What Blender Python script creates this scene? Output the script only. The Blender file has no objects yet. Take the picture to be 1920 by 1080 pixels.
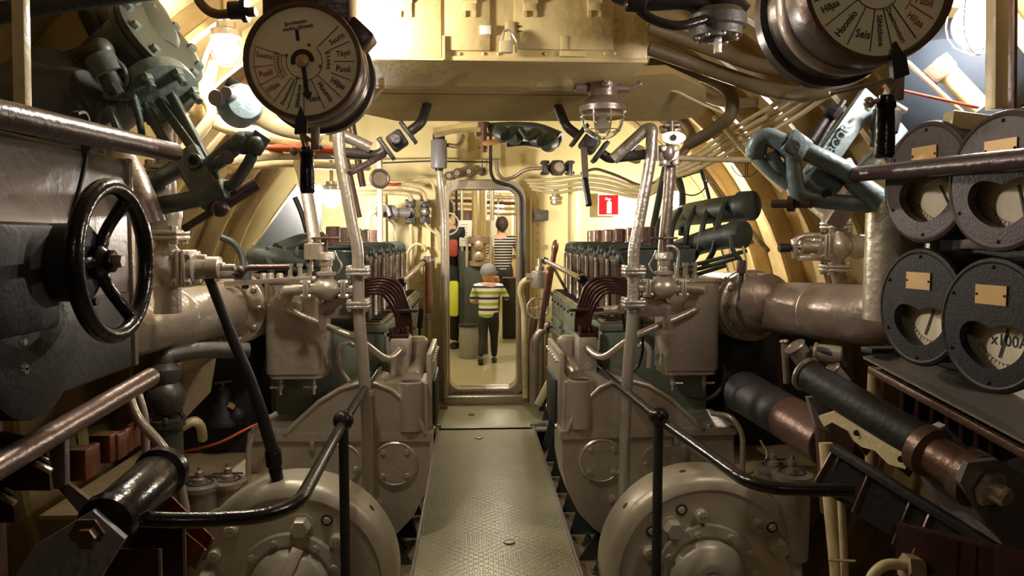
import bpy, bmesh, math, random
from mathutils import Vector, Matrix, Quaternion
random.seed(7)
PI = math.pi
scn = bpy.context.scene
COL = scn.collection
# ---------------------------------------------------------------- camera
FPX = 1400.0
CAM = Vector((-0.10, 0.0, 1.28))
YAW, PITCH = math.atan(75/1400), math.atan(92/1400)
cd = bpy.data.cameras.new('camera'); cam = bpy.data.objects.new('camera', cd); COL.objects.link(cam)
cd.sensor_width = 36; cd.lens = 36*FPX/1920; cd.clip_start = 0.02
cam.location = CAM; cam.rotation_euler = (PI/2-PITCH, 0, -YAW)
scn.camera = cam
_sa, _ca, _sp, _cp = math.sin(YAW), math.cos(YAW), math.sin(PITCH), math.cos(PITCH)
_R = Vector((_ca, -_sa, 0)); _F = Vector((_sa*_cp, _ca*_cp, -_sp)); _U = Vector((_sa*_sp, _ca*_sp, _cp))
def P(px, py, d):
    """world point at distance d down the boat that the photo shows at (px, py)"""
    v = _F + _R*((px-960)/FPX) + _U*((540-py)/FPX)
    v = v*(d/v.y)
    return Vector((CAM.x+v.x, v.y, CAM.z+v.z))
def PL(px, py, d):
    """the same for the left side, given as its mirror image on the right"""
    v = P(px, py, d); return Vector((-v.x, v.y, v.z))
# ---------------------------------------------------------------- world, exposure
w = bpy.data.worlds.new('world'); scn.world = w; w.use_nodes = True
w.node_tree.nodes['Background'].inputs[0].default_value = (1.0, .85, .65, 1)
w.node_tree.nodes['Background'].inputs[1].default_value = 0.02
scn.view_settings.view_transform = 'Standard'; scn.view_settings.look = 'None'
scn.view_settings.gamma = 1; scn.view_settings.use_curve_mapping = False
scn.view_settings.exposure = -0.15
LAMP_W = 1.0
# ---------------------------------------------------------------- materials
MATS = {}
def mat(name, c, rough=.5, metal=0., c2=None, nscale=9., namt=.5, bump=.0, bscale=60., coat=0., spec=.5, edge=.5, rvar=.0):
    m = bpy.data.materials.new(name); m.use_nodes = True
    nt = m.node_tree; N = nt.nodes; L = nt.links
    b = N['Principled BSDF']
    b.inputs['Roughness'].default_value = rough; b.inputs['Metallic'].default_value = metal
    b.inputs['Coat Weight'].default_value = coat; b.inputs['Specular IOR Level'].default_value = spec
    b.inputs['Base Color'].default_value = (*c, 1)
    geo = N.new('ShaderNodeNewGeometry')
    if c2 is not None:
        n = N.new('ShaderNodeTexNoise'); n.inputs['Scale'].default_value = nscale; n.inputs['Detail'].default_value = 6; n.inputs['Roughness'].default_value = .65
        L.new(geo.outputs['Position'], n.inputs['Vector'])
        r = N.new('ShaderNodeMapRange'); r.inputs[1].default_value = edge-.12; r.inputs[2].default_value = edge+.2; r.inputs[3].default_value = 0; r.inputs[4].default_value = namt
        L.new(n.outputs['Fac'], r.inputs[0])
        mx = N.new('ShaderNodeMix'); mx.data_type = 'RGBA'
        mx.inputs[6].default_value = (*c, 1); mx.inputs[7].default_value = (*c2, 1)
        L.new(r.outputs[0], mx.inputs[0]); L.new(mx.outputs[2], b.inputs['Base Color'])
        if rvar:
            r2 = N.new('ShaderNodeMapRange'); r2.inputs[3].default_value = rough-rvar; r2.inputs[4].default_value = rough+rvar
            L.new(n.outputs['Fac'], r2.inputs[0]); L.new(r2.outputs[0], b.inputs['Roughness'])
    if bump:
        n2 = N.new('ShaderNodeTexNoise'); n2.inputs['Scale'].default_value = bscale; n2.inputs['Detail'].default_value = 4
        L.new(geo.outputs['Position'], n2.inputs['Vector'])
        bp = N.new('ShaderNodeBump'); bp.inputs['Strength'].default_value = bump; bp.inputs['Distance'].default_value = .01
        L.new(n2.outputs['Fac'], bp.inputs['Height']); L.new(bp.outputs[0], b.inputs['Normal'])
    MATS[name] = m
    return m
def emis(name, c, s):
    m = bpy.data.materials.new(name); m.use_nodes = True; b = m.node_tree.nodes['Principled BSDF']
    b.inputs['Base Color'].default_value = (.9, .9, .9, 1); b.inputs['Emission Color'].default_value = (*c, 1); b.inputs['Emission Strength'].default_value = s
    MATS[name] = m; return m
mat('cream', (.66, .53, .25), .38, 0, (.42, .30, .12), 5, .5, .25, 30, rvar=.1)
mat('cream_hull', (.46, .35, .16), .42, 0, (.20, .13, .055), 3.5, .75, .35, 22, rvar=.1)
mat('cream_wall', (.70, .60, .29), .42, 0, (.52, .42, .20), 4, .5, .15, 25)
mat('cream_pipe', (.68, .58, .34), .35, 0, (.40, .28, .12), 14, .5, .2, 60)
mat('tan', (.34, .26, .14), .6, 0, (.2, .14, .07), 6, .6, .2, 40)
mat('silver', (.52, .46, .37), .34, .6, (.33, .27, .20), 7, .5, .25, 45, rvar=.08)
mat('silver_dark', (.32, .27, .21), .36, .5, (.18, .13, .09), 8, .6, .3, 50)
mat('silver_bright', (.62, .57, .49), .32, .7, (.40, .34, .27), 12, .5, .3, 80)
mat('silver_aged', (.40, .33, .28), .35, .55, (.20, .13, .10), 5, .7, .3, 35)
mat('motor_grey', (.47, .43, .33), .38, .3, (.34, .28, .19), 4, .5, .15, 50)
mat('engine_green', (.16, .185, .135), .5, .1, (.09, .11, .085), 8, .7, .2, 50)
mat('dark_green', (.046, .058, .047), .5, .1, (.02, .027, .022), 8, .6, .2, 50)
mat('valve_green', (.095, .115, .10), .38, .2, (.05, .075, .07), 9, .6, .35, 40)
mat('valve_blue', (.24, .32, .34), .36, .15, (.18, .25, .27), 9, .6, .35, 40)
mat('tank_green', (.036, .040, .030), .5, .0, (.020, .024, .018), 4, .7, .15, 40)
mat('brown_steel', (.16, .09, .07), .35, .4, (.06, .035, .03), 9, .6, .25, 50)
mat('purple_brown', (.060, .036, .034), .32, .1, (.07, .035, .035), 7, .6, .2, 60)
mat('brass_dark', (.13, .075, .05), .38, .5, (.10, .05, .035), 9, .6, .2, 60)
mat('rod_steel', (.40, .31, .25), .30, .8, (.20, .12, .09), 14, .6, .15, 60)
mat('chrome', (.72, .66, .60), .16, 1., (.45, .35, .28), 10, .5)
mat('black_gloss', (.008, .007, .007), .20, 0, (.018, .013, .012), 18, .5, .15, 70, spec=.4)
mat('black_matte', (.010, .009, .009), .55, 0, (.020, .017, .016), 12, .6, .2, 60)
mat('black_pit', (.010, .008, .008), .5, 0, (.03, .024, .024), 90, .8, .12, 160, spec=.25)
mat('bakelite', (.055, .034, .036), .42, 0, (.10, .07, .07), 60, .6, .15, 160, spec=.35)
mat('copper_dark', (.07, .028, .022), .30, .6, (.04, .02, .018), 16, .6, .15, 60)
mat('copper_plate', (.22, .07, .028), .4, .4, (.10, .03, .015), 8, .7, .15, 50)
mat('wood', (.20, .065, .03), .28, 0, (.09, .03, .015), 20, .7, .1, 60, coat=.4)
mat('wood_pale', (.62, .33, .10), .4, 0, (.4, .18, .05), 20, .6)
mat('panel_grey', (.20, .165, .14), .45, .2, (.15, .10, .085), 4, .7, .2, 40)
mat('canvas_grey', (.15, .13, .11), .6, .1, (.12, .10, .09), 4, .5, .2, 60)
mat('bracket_grey', (.27, .25, .24), .4, .5, (.14, .12, .11), 6, .5, .2, 60)
mat('dial', (.90, .85, .64), .5, 0, (.80, .71, .48), 8, .5)
mat('dial_aged', (.84, .76, .58), .5, 0, (.60, .45, .28), 14, .5)
mat('dial_ink', (.02, .015, .015), .6)
mat('dial_red', (.42, .04, .03), .6)
mat('brass_plate', (.60, .38, .16), .4, .3, (.42, .25, .10), 12, .5)
mat('sign_red', (.70, .008, .012), .8, spec=.1)
mat('tank_blue', (.075, .10, .13), .6, 0, (.04, .05, .065), 4, .6, .1, 40, spec=.3)
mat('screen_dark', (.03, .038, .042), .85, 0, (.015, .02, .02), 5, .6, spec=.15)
mat('sign_white', (.88, .86, .78), .45)
mat('grey_plastic', (.20, .19, .20), .42, 0, (.14, .13, .14), 6, .4)
mat('pipe_cream_shade', (.15, .115, .06), .5, 0, (.08, .055, .03), 8, .6, .2, 60)  # cream pipes in shade: the shade is put into this brown
mat('iron_dark', (.085, .075, .065), .42, .4, (.04, .035, .03), 10, .6, .25, 60)
mat('case_grey', (.10, .083, .078), .30, .5, (.05, .04, .038), 6, .6, .1, 50)
mat('worn_brown', (.20, .14, .115), .33, .5, (.11, .07, .055), 5, .7, .2, 50)
mat('rubber', (.02, .018, .018), .6)
mat('red_paint', (.50, .07, .03), .45, 0, (.3, .04, .02), 9, .5)
mat('brass', (.72, .56, .28), .35, .6, (.5, .36, .16), 14, .5)
mat('bin_grey', (.30, .31, .30), .5)
mat('bilge', (.09, .07, .05), .6, 0, (.06, .045, .03), 5, .7, .2, 30)
mat('yellow_cloth', (.62, .68, .05), .6)
# glass
g = mat('glass', (.95, .95, .92), .04); g.node_tree.nodes['Principled BSDF'].inputs['Transmission Weight'].default_value = 1.0
g.node_tree.nodes['Principled BSDF'].inputs['IOR'].default_value = 1.2
emis('lamp_glow', (1.0, .86, .66), 60.)
emis('lamp_glow_far', (1.0, .88, .70), 60.)
# checker plate
def plate_mat(name, c, c2, scale=1.0, strength=.9):
    m = mat(name, c, .36, .12, c2, 3.0, .7, 0)
    nt = m.node_tree; N = nt.nodes; L = nt.links; b = N['Principled BSDF']
    geo = N.new('ShaderNodeNewGeometry')
    hs = []
    def lozenge(angle, ox):
        mp0 = N.new('ShaderNodeMapping'); mp0.inputs['Rotation'].default_value[2] = angle; L.new(geo.outputs['Position'], mp0.inputs['Vector'])
        mp = N.new('ShaderNodeMapping'); mp.inputs['Scale'].default_value = (36*scale, 68*scale, 1); mp.inputs['Location'].default_value = (ox, ox, 0)
        L.new(mp0.outputs[0], mp.inputs['Vector'])
        s = N.new('ShaderNodeSeparateXYZ'); L.new(mp.outputs[0], s.inputs[0])
        outs = []
        for k in (0, 1):
            f = N.new('ShaderNodeMath'); f.operation = 'PINGPONG'; f.inputs[1].default_value = .5; L.new(s.outputs[k], f.inputs[0]); outs.append(f)
        a = N.new('ShaderNodeMath'); a.operation = 'ADD'; L.new(outs[0].outputs[0], a.inputs[0]); L.new(outs[1].outputs[0], a.inputs[1])
        g2 = N.new('ShaderNodeMapRange'); g2.inputs[1].default_value = .55; g2.inputs[2].default_value = .8; L.new(a.outputs[0], g2.inputs[0])
        hs.append(g2)
    lozenge(math.radians(45), 0); lozenge(math.radians(-45), .5)
    mxx = N.new('ShaderNodeMath'); mxx.operation = 'MAXIMUM'; L.new(hs[0].outputs[0], mxx.inputs[0]); L.new(hs[1].outputs[0], mxx.inputs[1])
    bp = N.new('ShaderNodeBump'); bp.inputs['Strength'].default_value = strength; bp.inputs['Distance'].default_value = .005
    L.new(mxx.outputs[0], bp.inputs['Height']); L.new(bp.outputs[0], b.inputs['Normal'])
    return m
plate_mat('deck_plate', (.50, .49, .32), (.37, .34, .22))
# ---------------------------------------------------------------- mesh builder
def V(*a): return Vector(a if len(a) > 1 else a[0])
def basis(axis):
    a = Vector(axis).normalized()
    t = Vector((0, 0, 1)) if abs(a.z) < .9 else Vector((1, 0, 0))
    u = t.cross(a).normalized(); v = a.cross(u).normalized()
    return a, u, v
class MB:
    def __init__(s, side=1): s.v = []; s.f = []; s.side = side; s.cut = []
    def add(s, vs, fs):
        n = len(s.v); s.cut.append((n, len(s.f))); s.v += [Vector(q) for q in vs]; s.f += [tuple(i+n for i in f) for f in fs]
        return s
    def box(s, c, d, rot=None, bev=0., seg=2):
        bm = bmesh.new(); bmesh.ops.create_cube(bm, size=1)
        for q in bm.verts: q.co = Vector((q.co.x*d[0], q.co.y*d[1], q.co.z*d[2]))
        if bev: bmesh.ops.bevel(bm, geom=bm.edges[:], offset=bev, segments=seg, affect='EDGES', profile=.5)
        M = Matrix.Translation(Vector(c))
        if rot is not None:
            M = M @ (rot.to_4x4() if isinstance(rot, (Matrix, Quaternion)) and not isinstance(rot, Quaternion) else (rot.to_matrix().to_4x4() if isinstance(rot, Quaternion) else Matrix.Rotation(rot[0], 4, 'X') @ Matrix.Identity(4) if len(rot) == 1 else (Matrix.Rotation(rot[2], 4, 'Z') @ Matrix.Rotation(rot[1], 4, 'Y') @ Matrix.Rotation(rot[0], 4, 'X'))))
        bm.verts.index_update()
        s.add([M @ q.co for q in bm.verts], [[l.index for l in f.verts] for f in bm.faces]); bm.free(); return s
    def bar(s, p0, p1, wd, th, up=(0, 0, 1), bev=.003):
        """rectangular bar from p0 to p1, wd across, th along up"""
        p0, p1 = Vector(p0), Vector(p1); a = (p1-p0); L = a.length; a.normalize()
        u = Vector(up).cross(a)
        if u.length < 1e-4: u = Vector((1, 0, 0)).cross(a)
        u.normalize(); v = a.cross(u)
        M = Matrix((u, v, a)).transposed()
        return s.box((p0+p1)/2, (wd, th, L), M, bev)
    def lathe(s, prof, p0, axis, seg=24, cap=True):
        a, u, v = basis(axis); p0 = Vector(p0); vs = []; fs = []
        for r, h in prof:
            for k in range(seg):
                t = 2*PI*k/seg; vs.append(p0 + a*h + (u*math.cos(t)+v*math.sin(t))*r)
        for i in range(len(prof)-1):
            for k in range(seg):
                k2 = (k+1) % seg; fs.append((i*seg+k, i*seg+k2, (i+1)*seg+k2, (i+1)*seg+k))
        if cap:
            fs.append(tuple(range(seg))); n = (len(prof)-1)*seg; fs.append(tuple(range(n+seg-1, n-1, -1)))
        return s.add(vs, fs)
    def cyl(s, p0, p1, r, r2=None, seg=20, bev=0.):
        p0, p1 = Vector(p0), Vector(p1); L = (p1-p0).length; r2 = r if r2 is None else r2
        pr = [(r, 0), (r2, L)] if not bev else [(r-bev, 0), (r, bev), (r2, L-bev), (r2-bev, L)]
        return s.lathe(pr, p0, p1-p0, seg)
    def hexb(s, p, axis, r, h):
        s.lathe([(r, 0), (r, h*.8), (r*.85, h)], p, axis, 6); return s
    def sph(s, c, r, sc=(1, 1, 1), seg=20, rings=12):
        vs = []; fs = []; c = Vector(c)
        for i in range(rings+1):
            t = PI*i/rings
            for k in range(seg):
                q = 2*PI*k/seg; vs.append(c+Vector((math.sin(t)*math.cos(q)*r*sc[0], math.sin(t)*math.sin(q)*r*sc[1], math.cos(t)*r*sc[2])))
        for i in range(rings):
            for k in range(seg):
                k2 = (k+1) % seg; fs.append((i*seg+k, i*seg+k2, (i+1)*seg+k2, (i+1)*seg+k))
        return s.add(vs, fs)
    def tube(s, pts, r, seg=12, fil=.06, closed=False, rs=None):
        pts = [Vector(q) for q in pts]
        if len(pts) > 2 and fil:
            out = [pts[0]]
            for i in range(1, len(pts)-1):
                a, b, c = pts[i-1], pts[i], pts[i+1]
                f = min(fil, (a-b).length*.48, (c-b).length*.48)
                q0 = b+(a-b).normalized()*f; q1 = b+(c-b).normalized()*f
                for k in range(7):
                    t = k/6; out.append(q0*(1-t)**2 + b*2*t*(1-t) + q1*t*t)
            out.append(pts[-1]); pts = out
        n = len(pts); vs = []; fs = []; prev = None
        for i, q in enumerate(pts):
            d = (pts[min(i+1, n-1)]-pts[max(i-1, 0)])
            if d.length < 1e-7: d = Vector((0, 0, 1))
            d.normalize()
            if prev is None: _, u, v = basis(d)
            else:
                u = prev-d*prev.dot(d)
                if u.length < 1e-5: _, u, _v = basis(d)
                u.normalize(); v = d.cross(u)
            prev = u; rr = r if rs is None else r*rs[i*(len(rs)-1)//max(1, n-1)]
            for k in range(seg):
                t = 2*PI*k/seg; vs.append(q+(u*math.cos(t)+v*math.sin(t))*rr)
        for i in range(n-1):
            for k in range(seg):
                k2 = (k+1) % seg; fs.append((i*seg+k, i*seg+k2, (i+1)*seg+k2, (i+1)*seg+k))
        fs.append(tuple(range(seg))); m = (n-1)*seg; fs.append(tuple(range(m+seg-1, m-1, -1)))
        return s.add(vs, fs)
    def torus(s, c, axis, R, r, seg=40, rs=10, a0=0, a1=2*PI, sc=1.):
        a, u, v = basis(axis); c = Vector(c); full = abs(a1-a0-2*PI) < 1e-6
        n = seg if full else seg+1; vs = []; fs = []
        for i in range(n):
            t = a0+(a1-a0)*i/seg; d = u*math.cos(t)+v*math.sin(t)
            for k in range(rs):
                q = 2*PI*k/rs; vs.append(c+d*(R+r*math.cos(q))+a*(r*math.sin(q)*sc))
        for i in range(seg):
            i2 = (i+1) % n
            for k in range(rs):
                k2 = (k+1) % rs; fs.append((i*rs+k, i2*rs+k, i2*rs+k2, i*rs+k2))
        if not full: fs += [tuple(range(rs)), tuple(range(seg*rs+rs-1, seg*rs-1, -1))]
        return s.add(vs, fs)
    def prism(s, poly, vec):
        """closed polygon of 3-D points pushed along vec"""
        n = len(poly); vec = Vector(vec); a = [Vector(q) for q in poly]
        s.add(a+[q+vec for q in a], [tuple(range(n)), tuple(range(2*n-1, n-1, -1))]+[(k, (k+1) % n, (k+1) % n+n, k+n) for k in range(n)]); return s
    def frame(s, poly, inner, vec):
        """ring between two loops of equal count pushed along vec"""
        n = len(poly); vec = Vector(vec); o = [Vector(q) for q in poly]; i = [Vector(q) for q in inner]
        vs = o+i+[q+vec for q in o]+[q+vec for q in i]; fs = []
        for k in range(n):
            j = (k+1) % n
            fs += [(k, j, n+j, n+k), (2*n+k, 3*n+k, 3*n+j, 2*n+j), (k, 2*n+k, 2*n+j, j), (n+k, n+j, 3*n+j, 3*n+k)]
        return s.add(vs, fs)
    def each(s, name, m, parent=None, **k):
        """one part for every piece collected"""
        cuts = s.cut+[(len(s.v), len(s.f))]
        for (v0, f0), (v1, f1) in zip(cuts, cuts[1:]):
            b = MB(s.side); b.v = s.v[v0:v1]; b.f = [tuple(i-v0 for i in f) for f in s.f[f0:f1]]; b.build(name, m, parent, **k)
    def build(s, name, m, parent=None, smooth=True, ang=38):
        me = bpy.data.meshes.new(name)
        vs = [Vector((q.x*s.side, q.y, q.z)) for q in s.v]
        mn = Vector((min(q[i] for q in vs) for i in range(3))); mx = Vector((max(q[i] for q in vs) for i in range(3)))
        c = (mn+mx)/2
        me.from_pydata([q-c for q in vs], [], s.f)
        bm = bmesh.new(); bm.from_mesh(me); bmesh.ops.remove_doubles(bm, verts=bm.verts, dist=1e-6)
        bmesh.ops.recalc_face_normals(bm, faces=bm.faces); bm.to_mesh(me); bm.free()
        me.polygons.foreach_set('use_smooth', [smooth]*len(me.polygons))
        if smooth: me.set_sharp_from_angle(angle=math.radians(ang))
        me.materials.append(MATS[m] if isinstance(m, str) else m)
        o = bpy.data.objects.new(name, me); COL.objects.link(o); o.location = c
        if parent is not None: o.parent = parent; o.location = c-wloc(parent)
        return o
def wloc(o):
    p = Vector(o.location)
    while o.parent is not None: o = o.parent; p = p+Vector(o.location)
    return p
def tag(o, label, cat, group=None, kind=None):
    o['label'] = label; o['category'] = cat
    if group: o['group'] = group
    if kind: o['kind'] = kind
    return o
def thing(name, label, cat, group=None):
    o = bpy.data.objects.new(name, None); COL.objects.link(o); o.empty_display_size = .05
    return tag(o, label, cat, group)
def struct(name, mb, m, **k):
    o = mb.build(name, m, None, **k); o['kind'] = 'structure'; return o
def dup(root, delta, label=None):
    r = root.copy(); COL.objects.link(r); r.location = Vector(root.location)+Vector(delta)
    if label: r['label'] = label
    for ch in list(root.children):
        c = ch.copy(); COL.objects.link(c); c.parent = r
        for g_ in list(ch.children):
            d = g_.copy(); COL.objects.link(d); d.parent = c
    return r
def text_mesh(mb, txt, size, origin, u, v, out, extr=.0006, align='CENTER', squeeze=1.0):
    """lettering: u is the reading direction, v up, out the face normal"""
    cu = bpy.data.curves.new('t', 'FONT'); cu.body = txt; cu.size = size; cu.align_x = align; cu.align_y = 'CENTER'; cu.resolution_u = 2; cu.extrude = extr/2; cu.offset = size*.012
    ob = bpy.data.objects.new('t', cu); COL.objects.link(ob)
    dg = bpy.context.evaluated_depsgraph_get(); me = ob.evaluated_get(dg).to_mesh()
    u, v, out = Vector(u).normalized(), Vector(v).normalized(), Vector(out).normalized(); origin = Vector(origin)
    vs = [origin+u*(q.co.x*squeeze)+v*q.co.y+out*(q.co.z+extr/2) for q in me.vertices]
    mb.add(vs, [tuple(p.vertices) for p in me.polygons])
    ob.to_mesh_clear(); bpy.data.objects.remove(ob); bpy.data.curves.remove(cu)
# composite shapes ------------------------------------------------
def flange(mb, c, axis, r, th=.02, n=4, square=True, bolt=.009, gap=0.):
    """pair of flange plates clamped with through bolts"""
    a, u, v = basis(axis); c = Vector(c)
    M = Matrix((u, v, a)).transposed()
    for sgn in (-1, 1):
        cc = c+a*sgn*(th*.55+gap)
        if square: mb.box(cc, (2*r, 2*r, th), M, .004)
        else: mb.cyl(cc-a*th/2, cc+a*th/2, r, seg=28, bev=.003)
    for k in range(n):
        t = 2*PI*(k+.5)/n; rr = r*(1.05 if square else .82); d = (u*math.cos(t)+v*math.sin(t))*rr
        mb.cyl(c+d-a*(th*1.7+gap), c+d+a*(th*1.7+gap), bolt*.55, seg=8)
        for sgn in (-1, 1): mb.hexb(c+d+a*sgn*(th*1.05+gap), a*sgn, bolt, bolt*1.1)
def wheel(mb, c, axis, R, r, spokes=3, hub=.2, ph=0.):
    a, u, v = basis(axis); c = Vector(c)
    mb.torus(c, axis, R, r, 36, 10)
    for k in range(spokes):
        t = ph+2*PI*k/spokes; d = u*math.cos(t)+v*math.sin(t)
        mb.tube([c, c+d*R*.5-a*r*.3, c+d*R], r*.7, 8, .0)
    mb.lathe([(R*hub*.7, -r*1.2), (R*hub, -r*.6), (R*hub, r*.6), (R*hub*.7, r*1.4)], c, axis, 16)
def globe(mb, c, u, w, k=1., bonnet=True):
    """globe valve body: pipe axis u, stem axis w"""
    c = Vector(c); u = Vector(u).normalized(); w = Vector(w).normalized()
    mb.lathe([(.026*k, -.075*k), (.028*k, -.055*k), (.05*k, -.03*k), (.056*k, 0), (.05*k, .03*k), (.028*k, .055*k), (.026*k, .075*k)], c, u, 24)
    mb.lathe([(.03*k, .02*k), (.032*k, .06*k), (.045*k, .064*k), (.045*k, .078*k), (.026*k, .082*k), (.024*k, .105*k), (.03*k, .108*k), (.03*k, .14*k), (.01*k, .145*k), (.009*k, .18*k)], c, w, 20)
def rrect(w, h, r, n=6):
    out = []
    for cx, cz, a0 in ((w/2-r, h/2-r, 0), (-w/2+r, h/2-r, PI/2), (-w/2+r, -h/2+r, PI), (w/2-r, -h/2+r, 1.5*PI)):
        for k in range(n+1):
            t = a0+PI/2*k/n; out.append((cx+r*math.cos(t), cz+r*math.sin(t)))
    return out
# ---------------------------------------------------------------- pressure hull
HR, HZ = 2.02, 0.55
Y0, Y1 = -1.6, 5.95
def arcpts(a0, a1, n, R=HR): return [(R*math.cos(a0+(a1-a0)*k/n), HZ+R*math.sin(a0+(a1-a0)*k/n)) for k in range(n+1)]
def shell(name, a0, a1, m):
    mb = MB(); pts = arcpts(math.radians(a0), math.radians(a1), 24); out = arcpts(math.radians(a0), math.radians(a1), 24, HR+.03)
    loop = [(x, Y0, z) for x, z in pts]+[(x, Y0, z) for x, z in reversed(out)]
    n = len(loop); vs = loop+[(x, Y1, z) for x, _, z in loop]
    mb.add(vs, [(k, (k+1) % n, (k+1) % n+n, k+n) for k in range(n)]+[tuple(range(n)), tuple(range(2*n-1, n-1, -1))])
    return struct(name, mb, m)
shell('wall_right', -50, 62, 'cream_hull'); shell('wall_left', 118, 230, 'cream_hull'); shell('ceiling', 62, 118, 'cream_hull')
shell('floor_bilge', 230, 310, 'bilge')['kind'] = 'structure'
for i in range(14):                                     # hull frames, bulb-section rings
    y = -1.1+.5*i+.12; mb = MB()
    o = arcpts(math.radians(-60), math.radians(240), 60, HR-.0)
    for (Ra, Rb, t) in ((HR, HR-.10, .006), (HR-.09, HR-.115, .022)):
        A = arcpts(math.radians(-60), math.radians(240), 60, Ra); B = arcpts(math.radians(-60), math.radians(240), 60, Rb)
        n = len(A); vs = [(x, y-t, z) for x, z in A]+[(x, y-t, z) for x, z in B]+[(x, y+t, z) for x, z in A]+[(x, y+t, z) for x, z in B]; fs = []
        for k in range(n-1): fs += [(k, k+1, n+k+1, n+k), (2*n+k, 3*n+k, 3*n+k+1, 2*n+k+1), (n+k, n+k+1, 3*n+k+1, 3*n+k)]
        mb.add(vs, fs)
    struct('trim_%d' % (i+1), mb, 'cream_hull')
mb = MB(); mb.lathe([(HR+.02, 0), (HR+.02, .03)], (0, Y0-.03, HZ), (0, 1, 0), 48); struct('wall_behind', mb, 'brown_steel')
# bulkhead with the oval door opening
DX, DZ, DW, DH = -.014, .885, .53, 1.56
def bulk(y, th, R, name, m):
    mb = MB(); base = rrect(DW, DH, .075, 8); inner = []
    for k, q in enumerate(base):                        # extra points along the straight edges
        r_ = base[(k+1) % len(base)]; inner.append(q); L_ = math.hypot(q[0]-r_[0], q[1]-r_[1]); m_ = int(L_/.08)
        inner += [(q[0]+(r_[0]-q[0])*j/m_, q[1]+(r_[1]-q[1])*j/m_) for j in range(1, m_)]
    I = [(DX+x, y, DZ+z) for x, z in inner]; O = []
    for x, z in inner:
        a = math.atan2(z+DZ-HZ, x+DX); O.append((R*math.cos(a), y, HZ+R*math.sin(a)))
    mb.frame(O, I, (0, th, 0)); return mb
mb = bulk(5.9, .03, HR, '', '')
for x, z0, z1 in ((-.50, .2, 1.55), (.42, .15, 1.75), (-.40, .9, 1.5)):
    z = z0
    while z < z1: mb.sph((x, 5.9, z), .011, seg=8, rings=6); z += .062
struct('wall_back', mb, 'cream_wall')
mb = MB(); a = rrect(DW+.13, DH+.13, .13, 8); b = rrect(DW, DH, .08, 8)
mb.frame([(DX+x, 5.82, DZ+z) for x, z in a], [(DX+x, 5.82, DZ+z) for x, z in b], (0, .16, 0))
a2 = rrect(DW+.035, DH+.035, .09, 8)
mb.frame([(DX+x, 5.80, DZ+z) for x, z in a2], [(DX+x, 5.80, DZ+z) for x, z in b], (0, .02, 0))
for k in range(11): mb.sph((DX-.22+.044*k, 5.82, DZ-DH/2-.03), .009, seg=8, rings=6)
struct('door_1', mb, 'silver')
# vertical stiffeners and bent plates on the bulkhead
for k, (x, z0, z1, w_) in enumerate(((-.435, .05, 1.45, .03), (.36, .0, 1.6, .012), (-.78, .1, 1.75, .03))):
    mb = MB(); mb.box((x, 5.87, (z0+z1)/2), (w_, .06, z1-z0), bev=.004); struct('trim_%d' % (30+k), mb, 'cream_wall')
# walkway
mb = MB(); mb.box((-.01, 2.15, -.01), (.64, 5.7, .02), bev=.003)
mb.box((-.01, 5.4, -.009), (1.0, .9, .018), bev=.003)
struct('floor', mb, 'deck_plate')
for k, s_ in enumerate((-1, 1)):
    mb = MB(); mb.box((-.01+s_*.325, 2.35, -.012), (.012, 5.3, .05), bev=.002); mb.box((-.01+s_*.36, 5.03, .006), (.11, .035, .03), bev=.003)
    struct('trim_%d' % (40+k), mb, 'panel_grey')
    mb = MB(side=s_); mb.box((.80, 2.2, -.14), (.96, 7.4, .02)); struct('floor_side_%s' % ('left' if s_ < 0 else 'right'), mb, 'tan')
# low step under the door
mb = MB(); mb.box((-.01, 5.76, .03), (.62, .10, .07), bev=.008); struct('trim_50', mb, 'silver')
for px, py, d_, sx in ((898, 826, 0, .055), (884, 781, 0, .05), (955, 1031, 0, .05), (830, 768, 0, .09)):
    d_ = 1.28*1400/(py-448); p = P(px, py, d_); p.z = 0.002
    mb = MB(); mb.torus(p, (0, 0, 1), sx*.42, .004, 24, 6); mb.cyl(p-Vector((0, 0, .003)), p+Vector((0, 0, .002)), sx*.38, seg=20)
    tag(mb.build('lifting_ring', 'brown_steel'), {826: 'recessed lifting ring in the middle stretch of the walkway', 781: 'small recessed lifting ring in the walkway nearest the door', 1031: 'recessed lifting ring in the walkway nearest the front edge of the photo', 768: 'round inset cover at the left of the walkway by the door'}[py], 'deck fitting')
# ---------------------------------------------------------------- next compartment
mb = MB(); mb.box((0, 9.7, -.02), (3.4, 7.5, .04)); struct('floor_control_room', mb, 'deck_plate')
for s_ in (-1, 1):
    mb = MB(); mb.box((s_*1.5, 9.7, 1.05), (.04, 7.5, 2.3)); struct('wall_control_room_%s' % ('left' if s_ < 0 else 'right'), mb, 'cream_wall')
mb = MB(); mb.box((0, 9.7, 2.22), (3.1, 7.5, .04)); struct('ceiling_control_room', mb, 'cream')
mb = MB(); mb.box((0, 13.4, 1.05), (3.1, .04, 2.3)); struct('wall_control_room_end', mb, 'cream')
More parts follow.
